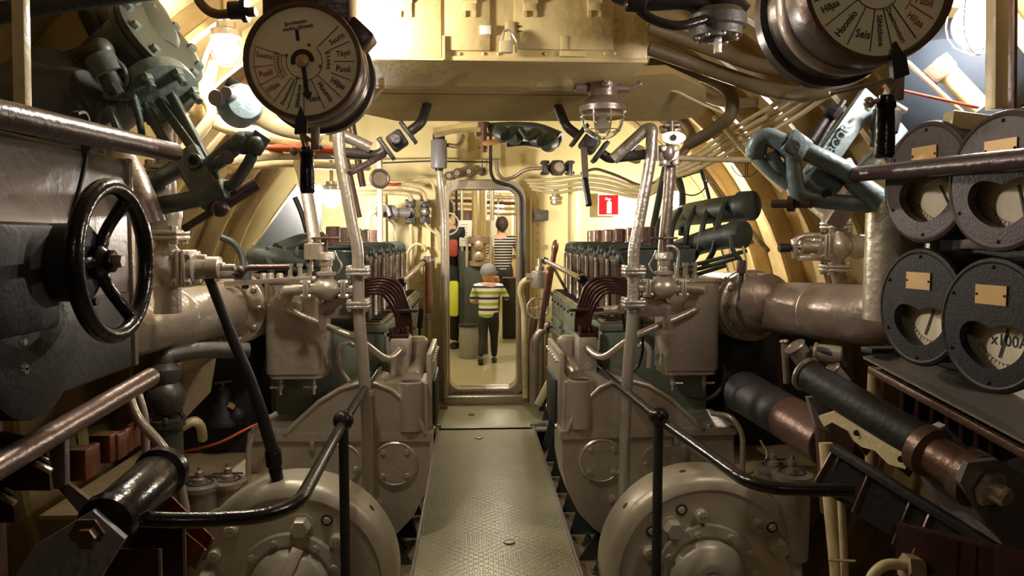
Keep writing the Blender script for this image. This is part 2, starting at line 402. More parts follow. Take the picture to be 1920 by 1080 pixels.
# ---------------------------------------------------------------- lamps
def lamp(c, r, strength, label, cage=True, glow=(1., .91, .79), down=(0, 0, -1), hold=True):
    t = thing('bulkhead_lamp', label, 'lamp'); c = Vector(c); dn = Vector(down).normalized()
    m = emis('lamp_glow_%d' % len(MATS), glow, strength)
    mb = MB(); mb.sph(c, r, seg=20, rings=12); mb.build('bulb', m, t)
    if hold:
        mb = MB(); mb.lathe([(r*.9, r*.95), (r*1.15, r*1.0), (r*1.15, r*1.5), (r*.7, r*1.7), (r*.7, r*2.1)], c, -dn, 24); mb.build('housing', 'silver', t)
        mb = MB(); a, u, v = basis(dn)
        for k in range(3):
            q = PI*k/3; d = u*math.cos(q)+v*math.sin(q)
            mb.tube([c+d*r*1.1-a*r*.9]+[c+d*r*1.2*math.cos(j*PI/8)+a*r*1.25*math.sin(j*PI/8) for j in range(9)]+[c-d*r*1.1-a*r*.9], r*.035, 6, 0)
        mb.build('cage', 'silver', t)
        mb = MB(); x_ = c.x; zt = HZ+math.sqrt(max(.1, HR*HR-x_*x_)) if c.y < 5.9 else 2.2
        if zt > c.z+r*2.1: mb.cyl(c+V(0, 0, r*2.05), V(c.x, c.y, zt), .011, seg=12); mb.build('hanger', 'cream_hull', t)
    return t
lamp(P(1835, 45, 1.9), .062, 260, 'brightly lit lamp at the upper right beside the telegraph', glow=(1., .90, .86))
lamp(P(596, 42, 2.30), .045, 560, 'assumed lit lamp hidden behind the left telegraph')  # unseen lamp, assumed from the bright left part of the locker front
lamp(P(425, 95, 3.0), .05, 420, 'assumed brightly lit lamp under the hull at the upper left')  # lamp assumed from the glare on the hull here
lamp(P(622, 372, 4.75), .05, 1000, 'lit lamp over the far end of the left engine')
lamp(P(1265, 372, 5.0), .045, 1200, 'lit lamp over the far end of the right engine')
lamp((.05, -.9, 2.1), .06, 80, 'added unseen fill lamp at the ceiling behind the viewer')  # unseen lamp added behind the camera to light the foreground
lamp((-.2, 7.2, 2.08), .06, 560, 'assumed ceiling lamp just inside the next compartment')  # unseen source assumed because the next compartment is lit
lamp((.35, 10.2, 2.08), .06, 560, 'assumed ceiling lamp deeper in the next compartment')  # second assumed lamp, for the light farther in
lamp(P(938, 392, 12.2), .07, 300, 'small bright lamp far off above the person in stripes')
# ---------------------------------------------------------------- engines, gear housings and motors, one set each side
SN = {1: 'right', -1: 'left'}
def PP(s, px, py, d): return P(px, py, d) if s > 0 else PL(px, py, d)
def motor(s):
    n = SN[s]
    t = thing('electric_motor', 'big grey round electric motor end shield at the lower %s' % n, 'motor')
    X, Z, D, R = .730, .082, 2.55, .365
    c = V(X, D, Z); ax = (0, -1, 0)
    mb = MB(s); mb.lathe([(R*.35, -.50), (R*.35, -.20), (R*.9, -.19), (R*.99, -.17), (R*.99, -.16), (R, -.12), (R, -.04), (R*.985, -.018), (R*.93, .0), (R*.86, .006), (R*.84, .0), (R*.52, .0), (R*.51, .018), (R*.42, .022), (R*.39, .014), (R*.2, .014)], c, ax, 72)
    mb.build('end_shield', 'motor_grey', t)
    mb = MB(s); mb.lathe([(R*.38, .010), (R*.375, .03), (R*.33, .055), (R*.24, .068), (R*.22, .078), (R*.17, .085), (R*.12, .08)], c, ax, 48); mb.build('bearing_cover', 'motor_grey', t)
    mb = MB(s); mb.lathe([(R*.12, .09), (R*.12, .16), (R*.10, .165)], c, ax, 32); mb.build('shaft_end', 'silver_bright', t)
    def at(a, r, h=0.): return c+V(math.cos(math.radians(a))*R*r, -h, math.sin(math.radians(a))*R*r)
    if s > 0:
        big = [(125, .60), (22, .74)]; plug = [(96, .61), (45, .70), (156, .62)]; ringed = [(111, .71), (140, .71), (36, .80), (15, .80)]; sm = [(104, .45), (62, .46), (30, .48), (150, .45), (5, .45)]
    else:
        big = [(101, .60), (8, .76)]; plug = [(25, .76), (135, .62), (46, .77)]; ringed = [(119, .72)]; sm = [(42, .46), (73, .46), (123, .46), (10, .46), (155, .46)]
    for a, r in big:
        mb = MB(s); mb.lathe([(.040, 0), (.040, .006)], at(a, r), ax, 24); mb.hexb(at(a, r, .005), ax, .034, .045); mb.build('hexagon_nut', 'motor_grey', t)
    for a, r in plug:
        mb = MB(s); mb.lathe([(.024, 0), (.024, .02), (.019, .028)], at(a, r), ax, 24); mb.lathe([(.010, .026), (.010, .03)], at(a, r), ax, 12); p = mb.build('round_plug', 'motor_grey', t)
        mb = MB(s)
        for dx in (-.006, .006): mb.cyl(at(a, r, .027)+V(dx, 0, 0), at(a, r, .0315)+V(dx, 0, 0), .0022, seg=8)
        mb.each('pin_hole', 'black_matte', p)
    for a, r in ringed:
        mb = MB(s); mb.hexb(at(a, r), ax, .013, .012); p = mb.build('locking_bolt', 'motor_grey', t)
        mb = MB(s); mb.torus(at(a, r, .002), ax, .018, .0028, 24, 6); mb.build('seal_ring', 'black_matte', p)
    for a, r in sm:
        mb = MB(s); mb.hexb(at(a, r, .022), ax, .012, .014); mb.build('cover_bolt', 'motor_grey', t)
    for a in ((101, 140) if s > 0 else (138,)):
        mb = MB(s); q = at(a, .995); rd = (q-V(c.x, q.y, c.z)).normalized(); mb.lathe([(.013, -.004), (.013, .002)], q+V(0, .07, 0), rd, 16); mb.build('rim_hole', 'rubber', t)
    if s < 0:
        mb = MB(s); mb.bar(at(92, .20, .095), at(104, .42, .04), .04, .008, up=(0, -1, 0)); mb.bar(at(104, .42, .04), at(103, .52, .03), .03, .008, up=(0, -1, 0)); mb.build('clip_strap', 'motor_grey', t)
    mb = MB(s); mb.box((X, 2.68, -.10), (.50, .18, .14), bev=.01); mb.build('foot', 'motor_grey', t)
def gear_housing(s):
    n = SN[s]
    t = thing('gear_housing', 'silver gear housing with arched cover and round inspection plates in front of the %s engine' % n, 'gear housing')
    d = 3.1
    def q(px, py, dd=0.):                              # profile read on the left housing
        v = PL(px, py, d); return V(v.x, v.y+dd, v.z)
    low = [(470, 822), (806, 822), (806, 880), (797, 925), (775, 968), (745, 1000), (690, 1040), (600, 1060), (470, 1060)]
    mb = MB(s); mb.prism([q(*k) for k in low], (0, .30, 0)); mb.build('lower_casing', 'silver', t)
    mb = MB(s); mb.prism([q(x, y, -.015) for x, y in ((466, 811), (811, 811), (811, 826), (466, 826))], (0, .34, 0)); fl = mb.build('split_flange', 'silver', t)
    for px in (520, 560, 645, 700, 790):
        mb = MB(s); mb.hexb(q(px, 811, .0), (0, 0, 1), .010, .012); mb.build('flange_bolt', 'silver', fl)
    arc = [(535, 812), (560, 788), (600, 752), (640, 728), (675, 718), (705, 718), (735, 730), (765, 758), (785, 785), (797, 812)]
    mb = MB(s); mb.prism([q(*k, dd=-.012) for k in arc], (0, .30, 0)); 
    mb.tube([q(*k, dd=-.012) for k in arc], .010, 10, 0); mb.build('arched_cover', 'silver', t, ang=50)
    mb = MB(s); mb.prism([q(x, y, .02) for x, y in ((700, 722), (742, 722), (800, 722), (803, 812), (690, 812))], (0, .26, 0)); mb.build('square_cover', 'silver', t)
    f0 = q(769, 722, -.0); mb = MB(s); mb.lathe([(.058, -.20), (.055, 0), (.047, .004), (.042, -.03), (.0, -.03)], V(f0.x, f0.y+.022, f0.z+.010), (0, 0, 1), 32, cap=False); mb.build('filler_neck', 'silver', t)
    mb = MB(s); c = V(f0.x, f0.y+.022, f0.z+.008); mb.lathe([(.040, 0), (.040, .002)], c, (0, 0, 1), 24); mb.build('filler_opening', 'rubber', t)
    # sloping cover running back beside the neck, with its flanged inner side plate
    mb = MB(s)
    mb.tube([V(f0.x, 3.24, f0.z-.01), V(f0.x+.01, 3.62, f0.z+.012)], .042, 20, 0); mb.build('rear_cover', 'silver', t)
    mb = MB(s); mb.box((.285, 3.42, .62), (.022, .50, .34), bev=.004); mb.build('side_plate', 'silver', t)
    mb = MB(s); mb.box((.268, 3.42, .55), (.012, .36, .22), bev=.003); mb.build('side_door', 'black_matte', t)
    for k in range(6):
        for z in (.46, .75):
            mb = MB(s); mb.hexb((.274, 3.22+.08*k, z), (-1, 0, 0), .010, .012); mb.build('side_bolt', 'silver_bright', t)
    # inspection covers
    covers = ((741, 868, .095, 4, 45),) + (((640, 868, .088, 4, 20),) if s < 0 else ())
    for px, py, r, nb, ph in covers:
        c = q(px, py) if s < 0 else V(q(px, py).x+.02, q(px, py).y, q(px, py).z)
        mb = MB(s); mb.lathe([(r, 0), (r, .012), (r*.93, .018), (r*.90, .014), (0.001, .014)], c, (0, -1, 0), 48); cv = mb.build('inspection_cover', 'silver', t)
        for k in range(nb):
            a = math.radians(ph+360/nb*k); mb = MB(s); mb.hexb(c+V(math.cos(a)*r*.74, -.012, math.sin(a)*r*.74), (0, -1, 0), .011, .012); mb.build('cover_bolt', 'silver_bright', cv)
    if s > 0:
        c = PP(1, 1232, 868, 3.1); mb = MB(s); pts = [(math.cos(a)*.075, math.sin(a)*.075) for a in [math.radians(90+15*k) for k in range(13)]]
        poly = [c+V(x, 0, z) for x, z in pts]+[c+V(.12, 0, -.075), c+V(.12, 0, .075)]
        mb.prism([p+V(0, .002, 0) for p in poly], (0, -.016, 0)); cv = mb.build('inspection_cover', 'silver', t)
        for a in (180, 100, 260):
            a = math.radians(a); mb = MB(s); mb.hexb(c+V(math.cos(a)*.055, -.013, math.sin(a)*.055), (0, -1, 0), .010, .012); mb.build('cover_bolt', 'silver_bright', cv)
    c = q(709, 943); mb = MB(s); mb.lathe([(.018, 0), (.018, .016), (.010, .018)], c, (0, -1, 0), 20); mb.box(c+V(0, -.018, 0), (.012, .01, .012)); mb.build('drain_plug', 'silver_bright', t)
    c = q(586, 835); mb = MB(s); mb.box(c+V(0, -.008, 0), (.02, .02, .045), bev=.006); mb.each('lifting_lug', 'silver', t)
def engine(s):
    n = SN[s]
    t = thing('diesel_engine', 'long green diesel engine with a row of steel push rods along the %s side' % n, 'engine')
    X0, X1, ZT = .50, 1.00, .93
    mb = MB(s); mb.box(((X0+X1)/2, 4.50, ZT/2+.0), (X1-X0, 2.16, ZT-.16), bev=.006); mb.build('crankcase', 'engine_green', t)
    mb = MB(s); mb.box((X0+.045, 4.50, ZT-.06), (.11, 2.18, .035), bev=.004)
    mb.build('ledge', 'engine_green', t)
    mb = MB(s); mb.box((X0+.055, 4.5, ZT-.036), (.09, 2.14, .010), bev=.002); mb.build('top_plate', 'tan', t)
    mb = MB(s); a = [V(X0+.085, 3.44, ZT-.030), V(X0+.085, 5.56, ZT-.030)]
    for k in range(22, -1, -1): a += [V(X0+.075, 3.446+.095*k, ZT-.030), V(X0+.02, 3.44+.095*k, ZT-.030), V(X0+.02, 3.428+.095*k, ZT-.030), V(X0+.075, 3.428+.095*k, ZT-.030)]
    mb.prism(a, (0, 0, .006)); mb.build('comb_strip', 'black_matte', t)
    for k in range(12):
        mb = MB(s); mb.hexb((X0-.001, 3.52+.18*k, ZT-.10), (-1, 0, 0), .010, .010); mb.build('side_bolt', 'dark_green', t)
    for k in range(3):                                  # doors in the side of the crankcase
        mb = MB(s); mb.box((X0-.004, 3.78+.70*k, .50), (.016, .56, .46), bev=.01); dr = mb.build('crankcase_door', 'engine_green', t)
        for y in (-.24, .24):
            for z in (-.19, .19):
                mb = MB(s); mb.hexb((X0-.010, 3.78+.70*k+y, .50+z), (-1, 0, 0), .010, .012); mb.build('door_nut', 'dark_green', dr)
    for k in range(6):                                  # six cylinders
        y = 3.62+.345*k
        mb = MB(s); mb.box((.80, y, 1.02), (.32, .30, .22), bev=.02); mb.lathe([(.13, 0), (.13, .10), (.11, .12)], (.78, y, 1.10), (0, 0, 1), 24); hd = mb.build('cylinder_head', 'dark_green', t)
        mb = MB(s); mb.box((.78, y+.03, 1.215), (.34, .05, .035), bev=.008); mb.tube([(.60, y+.03, 1.21), (.58, y+.03, 1.235), (.62, y+.03, 1.25), (.95, y+.03, 1.25)], .012, 10, .02)
        mb.tube([(.60, y-.07, 1.20), (.58, y-.07, 1.225), (.62, y-.07, 1.24), (.95, y-.07, 1.24)], .012, 10, .02)
        mb.box((.62, y-.02, 1.19), (.07, .24, .05), bev=.012); mb.sph((.595, y-.07, 1.215), .024, seg=12, rings=8); mb.sph((.595, y+.03, 1.215), .024, seg=12, rings=8); mb.sph((.595, y+.10, 1.20), .019, seg=12, rings=8)
        mb.build('rocker_gear', 'dark_green', t)
        for dx, dy, r, m in ((.0, -.10, .024, 'rod_steel'), (.0, -.015, .020, 'rod_steel'), (.02, .055, .022, 'rod_steel'), (-.02, .10, .009, 'silver_bright')):
            mb = MB(s); mb.lathe([(r*1.25, 0), (r*1.25, .02), (r, .025), (r, .27), (r*1.15, .275), (r*1.15, .30)], (X0+.10+dx, y+dy, ZT-.05), (0, 0, 1), 16); mb.build('push_rod', m, t)
        mb = MB(s); mb.tube([(.64, y+.02, ZT), (.60, y+.02, 1.06), (.66, y+.02, 1.15)], .009, 8, .04); mb.build('oil_line', 'silver', t)
        mb = MB(s); mb.lathe([(.042, 0), (.042, .025), (.035, .03), (.036, .10), (.031, .105), (.029, .103)], (.77, y+.05, 1.235), (0, 0, 1), 24); mb.build('steel_cap', 'rod_steel' if k % 2 else 'brown_steel', t)
    if s < 0:
        mb = MB(s)
        for k in range(6): mb.box((.92, 3.44, 1.03+.028*k), (.34, .16, .010), bev=.002)
        mb.box((.92, 3.46, 1.08), (.28, .10, .18)); mb.build('finned_block', 'black_matte', t)
    mb = MB(s)                                          # rocker cover at the near end
    a = [(.58, 1.22), (.93, 1.235), (.93, 1.06), (.66, 1.06), (.62, 1.13)]
    mb.prism([V(x, 3.40, z) for x, z in a], (0, .12, 0)); mb.build('front_rocker_cover', 'dark_green', t)
def foundation(s):
    n = SN[s]
    t = thing('engine_bed', 'dark green engine bed with triangular bolted gussets along the %s edge of the walkway' % n, 'engine bed')
    mb = MB(s); mb.box((.58, 4.0, -.02), (.14, 3.4, .22), bev=.004); mb.build('bed_rail', 'dark_green', t)
    for k in range(10):
        y = 2.86+.29*k
        zt = .42 if y > 3.2 else .10
        mb = MB(s); a = [(.36, -.12), (.52, -.12), (.52, zt), (.50, zt)]
        mb.prism([V(x, y, z) for x, z in a], (0, .016, 0)); g_ = mb.build('gusset', 'dark_green', t)
        mb = MB(s); mb.lathe([(.032, 0), (.032, .008), (.020, .01), (.020, .035), (.012, .036), (.012, .055)], (.43, y-.10, -.13), (0, 0, 1), 6); mb.build('holding_bolt', 'dark_green', g_)
def fuel_pump(s):
    n = SN[s]
    t = thing('fuel_pump', 'silver pump block with brown pipe stubs on top beside the %s engine' % n, 'pump')
    c = PL(750, 672, 3.36); cx = c.x
    mb = MB(s); mb.box((cx, 3.42, .735), (.085, .16, .20), bev=.008); mb.box((cx, 3.42, .635), (.14, .20, .012), bev=.003); mb.build('pump_body', 'silver', t)
    for dx in (-.045, 0, .045):
        mb = MB(s); mb.hexb((cx+dx, 3.335, .641), (0, 0, 1), .009, .012); mb.build('base_bolt', 'silver_bright', t)
    mb = MB(s); mb.lathe([(.016, 0), (.016, .008), (.008, .009), (.008, .004)], (cx, 3.34, .705), (0, -1, 0), 20); mb.build('plug', 'silver_bright', t)
    mb = MB(s); mb.lathe([(.05, 0), (.05, .22), (.035, .235)], (cx-.065, 3.56, .58), (0, 0, 1), 28); mb.lathe([(.062, 0), (.062, .02)], (cx-.075, 3.45, .60), (0, 0, 1), 28); mb.build('pump_cylinder', 'silver', t)
    mb = MB(s)
    for k in range(5): mb.box((cx-.03+.018*k, 3.38+.02*(k % 2), .85), (.014, .05, .07-.01*(k % 3)), bev=.003)
    mb.box((cx, 3.42, .84), (.075, .14, .025), bev=.004); mb.each('delivery_valve', 'copper_dark', t)
    b = thing('fuel_pipe_bundle', 'bundle of dark copper injection pipes arching from the %s engine down to its pump' % n, 'pipes')
    for k in range(6):
        o = .016*k; f = .014*k
        pts = [V(.66, 3.30+.03*k, 1.03+.008*k), V(.50+.0*k, 3.32+.02*k, 1.045+.013*k), V(cx+.045-f*.6, 3.36+.012*k, 1.02+.016*k-.02), V(cx+.012-f*.8, 3.38+.01*k, .93), V(cx+.012-f*.8, 3.38+.01*k, .85)]
        mb = MB(s); mb.tube(pts, .0085, 10, .09); mb.build('injection_pipe', 'copper_dark', b)
    mb = MB(s); mb.box((cx-.02, 3.40, .955), (.12, .05, .014), bev=.003); mb.tube([(cx+.02, 3.38, .955), (cx+.075, 3.37, .958)], .009, 8); mb.build('pipe_clamp', 'copper_dark', b)
def tank(s):
    n = SN[s]
    t = thing('oil_tank', 'upright rectangular silver oil tank with rounded corners beside the %s engine' % n, 'tank')
    X, Y = .845, 3.14; zt, zb = 1.10, .705
    poly = rrect(.25, .20, .045, 6)
    mb = MB(s); bot = [V(X+a, Y+.10+b, zb+.0) for a, b in poly]
    mb.prism([V(X+a*.93, Y+.10+b*.93, zb-.012) for a, b in poly], (0, 0, .02)); mb.prism([V(X+a, Y+.10+b, zb+.008) for a, b in poly], (0, 0, zt-zb-.008)); mb.build('tank_body', 'silver', t, ang=50)
    mb = MB(s); poly = rrect(.27, .22, .05, 6); mb.prism([V(X+a, Y+.10+b, zt-.002) for a, b in poly], (0, 0, .014)); mb.build('lid_flange', 'silver', t, ang=50)
    for k, x in enumerate((-.07, .07)):
        mb = MB(s); mb.lathe([(.008, 0), (.008, -.03), (.013, -.032), (.013, -.05), (.006, -.052), (.006, -.075)], (X+x, Y+.05, zb-.012), (0, 0, 1), 12); mb.cyl((X+x-.01, Y+.05, zb-.055), (X+x+.045, Y+.05, zb-.055), .005, seg=8); mb.build('drain_cock', 'silver_bright', t)
    for k, x in enumerate((-.06, -.02, .02)):
        mb = MB(s); mb.lathe([(.016, 0), (.016, .012), (.010, .014), (.010, .05), (.014, .052), (.014, .065)], (X+x, Y+.05, zt+.012), (0, 0, 1), 12); mb.build('pipe_stub', 'silver', t)
    c = V(X-.01, Y, .985); mb = MB(s); mb.lathe([(.035, 0), (.035, .012), (.016, .014), (.016, .03)], c, (0, -1, 0), 24)
    for a in (0, PI): mb.hexb(c+V(math.cos(a)*.026, -.01, 0), (0, -1, 0), .007, .01)
    mb.build('outlet_flange', 'silver', t)
    p = thing('oil_pipe', 'silver pipe sloping from the face of the %s oil tank down to the pump block' % n, 'pipe')
    cx = PL(750, 672, 3.36).x
    mb = MB(s); mb.tube([c+V(.02, -.012, 0), c+V(.01, -.045, .0), c+V(-.06, -.06, -.03), V(.56, 3.04, .875), V(.47, 3.14, .775), V(cx+.02, 3.24, .765), V(cx-.005, 3.34, .79)], .015, 14, .06); mb.build('pipe_run', 'silver', p)
    mb = MB(s); mb.lathe([(.022, 0), (.022, .012)], V(cx-.005, 3.335, .79), (0, -1, 0), 16); mb.build('union', 'silver', p)
def riser(s):
    n = SN[s]; d = 2.98
    t = thing('riser_pipe', 'tall silver riser pipe with square bolted flanges standing in front of the %s engine' % n, 'pipe')
    xs = [(.62, 1.72), (.615, 1.60), (.565, 1.31), (.55, 1.24), (.55, .97), (.535, .80), (.525, .60), (.52, .10)]
    mb = MB(s); top = [V(.47, 3.02, 1.60), V(.60, 3.0, 1.72)] if s > 0 else [V(.50, 3.02, 1.64), V(.61, 3.0, 1.69)]
    mb.tube(top+[V(x, d, z) for x, z in xs], .0235, 20, .10); mb.build('pipe_run', 'silver_bright' if s > 0 else 'silver', t)
    for z in (1.15, 1.02):
        mb = MB(s); flange(mb, (.55, d, z), (0, 0, 1), .043, .013, 4, True, .010); mb.build('pipe_flange', 'silver_bright', t)
    mb = MB(s); mb.lathe([(.028, 0), (.028, .018)], (.5225, d, .655), (0, 0, 1), 20); mb.build('collar', 'silver', t)
    v = thing('globe_valve', 'silver globe valve with hexagon bonnet between the %s oil tank and riser pipe' % n, 'valve')
    c = V(.675, d, 1.083)
    mb = MB(s); globe(mb, c, (1, 0, 0), (0, 0, 1), .85); mb.cyl((.57, d, 1.083), (.61, d, 1.083), .02); mb.build('valve_body', 'silver', v)
    mb = MB(s); mb.hexb(c+V(0, 0, .115), (0, 0, 1), .036, .03); mb.build('bonnet_nut', 'silver_bright', v)
    for x in (.605, .75):
        mb = MB(s); flange(mb, (x, d, 1.083), (1, 0, 0), .036, .010, 4, True, .009); mb.build('valve_flange', 'silver_bright', v)
    mb = MB(s); mb.cyl((.755, d, 1.083), (.84, d+.02, 1.075), .022); mb.tube([V(.84, d+.02, 1.075), V(.86, 3.05, 1.07), V(.86, 3.14, 1.06)], .022, 14, .03); mb.build('inlet_elbow', 'silver', v)
    mb = MB(s); mb.tube([c+V(-.045, 0, .06), c+V(-.065, 0, .09), c+V(-.04, 0, .13), c+V(-.035, -.01, .15)], .004, 8, .03)
    mb.tube([c+V(.055, 0, .07), c+V(.06, 0, .15), c+V(.03, 0, .17), c+V(.005, 0, .165)], .006, 8, .03); mb.build('gland_yoke', 'silver_bright', v)
    mb = MB(s); mb.bar(c+V(-.055, 0, .20), c+V(.055, 0, .20), .014, .010); mb.bar(c+V(0, -.04, .20), c+V(0, .04, .20), .014, .010); mb.cyl(c+V(0, 0, .14), c+V(0, 0, .215), .008); mb.build('cross_handle', 'brown_steel', v)
    b = thing('pipe_bracket', 'silver steel bracket holding the %s riser pipe' % n, 'bracket')
    mb = MB(s); mb.box((.63, d+.03, 1.0), (.13, .012, .075), bev=.004); mb.box((.70, d+.04, .975), (.03, .03, .14), bev=.008); mb.build('arm', 'silver_aged', b)
    mb = MB(s); mb.hexb((.70, d+.02, 1.03), (0, -1, 0), .011, .012); mb.build('bolt', 'silver_bright', b)
def handrail(s):
    n = SN[s]
    t = thing('handrail', 'black gloss tubular handrail with ball joint at the %s of the walkway' % n, 'handrail')
    if s > 0: pts = [V(.40, 4.8, .70), P(1242, 790, 2.45), P(1398, 902, 1.83), P(1450, 916, 1.78), P(1600, 920, 1.74)]
    else: pts = [V(.525, 3.62, .70), PL(642, 795, 2.45), PL(562, 942, 1.68), PL(500, 968, 1.60), PL(360, 977, 1.54), PL(235, 972, 1.52)]
    mb = MB(s); mb.tube(pts, .0165, 20, .09); mb.build('rail', 'black_gloss', t)
    mb = MB(s); mb.lathe([(.0165, 0), (.0165, .80)], (.525, 2.45, -.13), (0, 0, 1), 20); mb.build('post', 'black_matte', t)
    mb = MB(s); mb.sph((.525, 2.45, .683), .034); mb.build('ball_joint', 'black_gloss', t)
    if s > 0: mb = MB(s); mb.lathe([(.022, 0), (.026, .02), (.022, .06)], (.40, 4.75, .70), (-.05, 1, 0), 16)
    else: mb = MB(s); mb.lathe([(.02, 0), (.02, .03)], (.525, 3.6, .70), (0, 1, 0), 16)
    mb.build('end_socket', 'black_gloss', t)
def exhaust(s):
    n = SN[s]
    t = thing('exhaust_pipe', 'large silver exhaust pipe with bolted flange along the %s hull side' % n, 'pipe')
    a = V(1.11, 3.20, .99); b = V(1.27, 2.45, 1.02)
    mb = MB(s); mb.tube([a, b, V(1.36, 2.30, 1.10), V(1.40, 2.26, 1.32)] if s > 0 else [a, V(1.22, 2.45, 1.0), V(1.30, 1.95, 1.0)], .105, 40, .12); mb.build('pipe_run', 'silver_aged' if s > 0 else 'silver', t)
    dr = (b-a).normalized() if s > 0 else (V(1.22, 2.45, 1.0)-a).normalized()
    mb = MB(s); mb.lathe([(.150, -.05), (.155, -.045), (.155, -.018), (.150, -.014), (.150, -.004), (.155, 0), (.155, .028), (.150, .032), (.125, .034), (.108, .07)], a, dr, 56); fl = mb.build('pipe_flange', 'silver', t)
    _, u, v = basis(dr)
    for k in range(10):
        q = a+(u*math.cos(2*PI*k/10)+v*math.sin(2*PI*k/10))*.134
        mb = MB(s); mb.lathe([(.014, .03), (.014, .042), (.008, .048)], q, dr, 12); mb.build('flange_bolt', 'silver_aged', fl)
    L = (b-a).length
    mb = MB(s); mb.torus(a+dr*L*.62, dr, .1045, .0035, 48, 6); mb.build('weld_bead', 'silver_bright', t)
    mb = MB(s); mb.lathe([(.145, 0), (.145, .5), (.11, .6)], a-dr*.04, -dr, 40); mb.build('manifold_pipe', 'silver_dark', t)
def shade_box(s):  # black box added to fill the dark gap and block the glow
    t = thing('shade_box', 'big black box added to darken the space outboard of the %s engine' % SN[s], 'shade_box')
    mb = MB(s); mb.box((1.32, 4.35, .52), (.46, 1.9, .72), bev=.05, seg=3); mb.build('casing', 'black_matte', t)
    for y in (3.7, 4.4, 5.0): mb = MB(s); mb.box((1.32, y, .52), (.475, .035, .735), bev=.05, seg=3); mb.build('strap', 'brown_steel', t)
for s in (-1, 1):
    shade_box(s); motor(s); gear_housing(s); engine(s); foundation(s); fuel_pump(s); tank(s); riser(s); handrail(s); exhaust(s)
# ---------------------------------------------------------------- overhead locker and casing
def wbox(px0, py0, px1, py1, d0, d1, mb, bev=.004):
    a = P(px0, py0, d0); b = P(px1, py1, d0)
    mb.box(((a.x+b.x)/2, (d0+d1)/2, (a.z+b.z)/2), (abs(b.x-a.x), d1-d0, abs(a.z-b.z)), bev=bev)
lk = thing('overhead_locker', 'cream steel locker with padlocked doors hanging under the top of the hull', 'locker')
D0 = 2.5; e = P(1214, 118, D0); ZB = e.z; XR = e.x
mb = MB(); mb.box(((XR-.62)/2, (D0+3.3)/2, (ZB+2.42)/2), (XR+.62, 3.3-D0, 2.42-ZB), bev=.006); mb.build('body', 'cream', lk)
def door(px0, px1, pyb, name='door'):
    a = P(px0, pyb, D0); b = P(px1, pyb, D0); zt = 2.2
    mb = MB(); mb.box(((a.x+b.x)/2, D0-.004, (a.z+zt)/2), (b.x-a.x-.004, .010, zt-a.z), bev=.002); return mb.build(name, 'cream', lk)
d1 = door(833, 920, 95); d2 = door(963, 1150, 93); d3 = door(640, 829, 108)
for px, dd in ((880, d1), (994, d2), (1114, d2), (760, d3)):
    mb = MB(); c = P(px, 8, D0); mb.box(c+V(0, -.012, .0), (.045, .012, .05), bev=.003); mb.cyl(c+V(-.024, -.016, .005), c+V(.024, -.016, .005), .007, seg=10); mb.box(c+V(-.017, -.012, -.03), (.010, .008, .03)); mb.box(c+V(.017, -.012, -.03), (.010, .008, .03)); mb.build('hinge', 'cream', dd)
mb = MB(); wbox(900, 47, 921, 64, D0-.018, D0-.004, mb, .002); mb.build('latch_plate', 'sign_white', lk)
mb = MB(); wbox(1051, 66, 1064, 93, D0-.012, D0, mb, .002); wbox(1050, 95, 1098, 106, D0-.010, D0, mb, .002); wbox(829, 66, 835, 112, D0-.02, D0, mb, .002); mb.each('strap', 'cream', lk)
mb = MB(); wbox(947, 40, 966, 82, D0-.014, D0-.006, mb, .003); mb.build('hasp', 'cream', lk)
mb = MB()
for px, py in ((972, 50), (972, 59)): c = P(px, py, D0-.009); mb.cyl(c, c-V(0, .003, 0), .0035, seg=10)
mb.each('screw_hole', 'black_matte', lk)
mb = MB()
for px in (862, 907, 935, 1022, 1070, 1134, 1155, 780, 745): mb.sph(P(px, 101, D0), .006, seg=8, rings=6)
for k in range(5): mb.sph(P(1156, 20+k*18, D0), .004, seg=8, rings=6)
mb.each('rivet', 'cream', lk)
mb = MB(); mb.box(((XR-.62)/2, D0+.003, ZB+.006), (XR+.62, .02, .016), bev=.004); mb.build('bottom_lip', 'cream', lk)
pl = thing('padlock', 'small cream padlock hanging from the overhead locker', 'padlock')
c = P(949, 88, D0-.03); mb = MB(); mb.box(c, (.044, .022, .040), bev=.006); mb.build('body', 'cream_pipe', pl)
mb = MB(); mb.tube([c+V(-.014, 0, .015), c+V(-.010, 0, .05), c+V(.012, 0, .055), c+V(.016, 0, .015)], .0042, 8, .015); mb.tube([c+V(.018, 0, .045), c+V(.034, -.004, .02), c+V(.032, 0, -.018)], .0035, 8, .01); mb.build('shackle', 'silver_bright', pl)
# wide casing behind it
cs = thing('overhead_casing', 'wide cream steel casing with cut corners behind the overhead locker', 'casing')
D1 = 3.0; l = P(690, 180, D1); r = P(1322, 165, D1); zb = P(1000, 227, D1).z; r2 = P(1322, 215, D1); z2 = P(1250, 225, D1)
dd_ = lambda y: D1+.32*(y-170)/57
poly = [P(x, y, dd_(y)) for x, y in ((600, 170), (600, 196), (745, 227), (1250, 227), (1312, 219), (1324, 208), (1324, 166), (1262, 138))]
mb = MB(); mb.prism(poly, (0, .12, .06)); mb.build('body', 'cream', cs)
mb = MB(); a = P(700, 175, D1); b = P(1105, 176, D1); mb.box(((a.x+b.x)/2, D1-.001, a.z), (b.x-a.x, .004, .003)); mb.build('seam', 'brown_steel', cs)
mb = MB(); pts = [P(700, 185, D1-.012), P(728, 155, D1-.02), P(800, 152, D1-.02), P(900, 151, D1-.02), P(1000, 156, D1-.02), P(1085, 162, D1-.02)]
mb.tube(pts, .0075, 10, .02)
for q in (pts[2], pts[4]): mb.box(q, (.012, .022, .022), bev=.002)
tag(mb.build('cable', 'cream_pipe'), 'cream cable clipped along the underside of the overhead locker', 'cable')
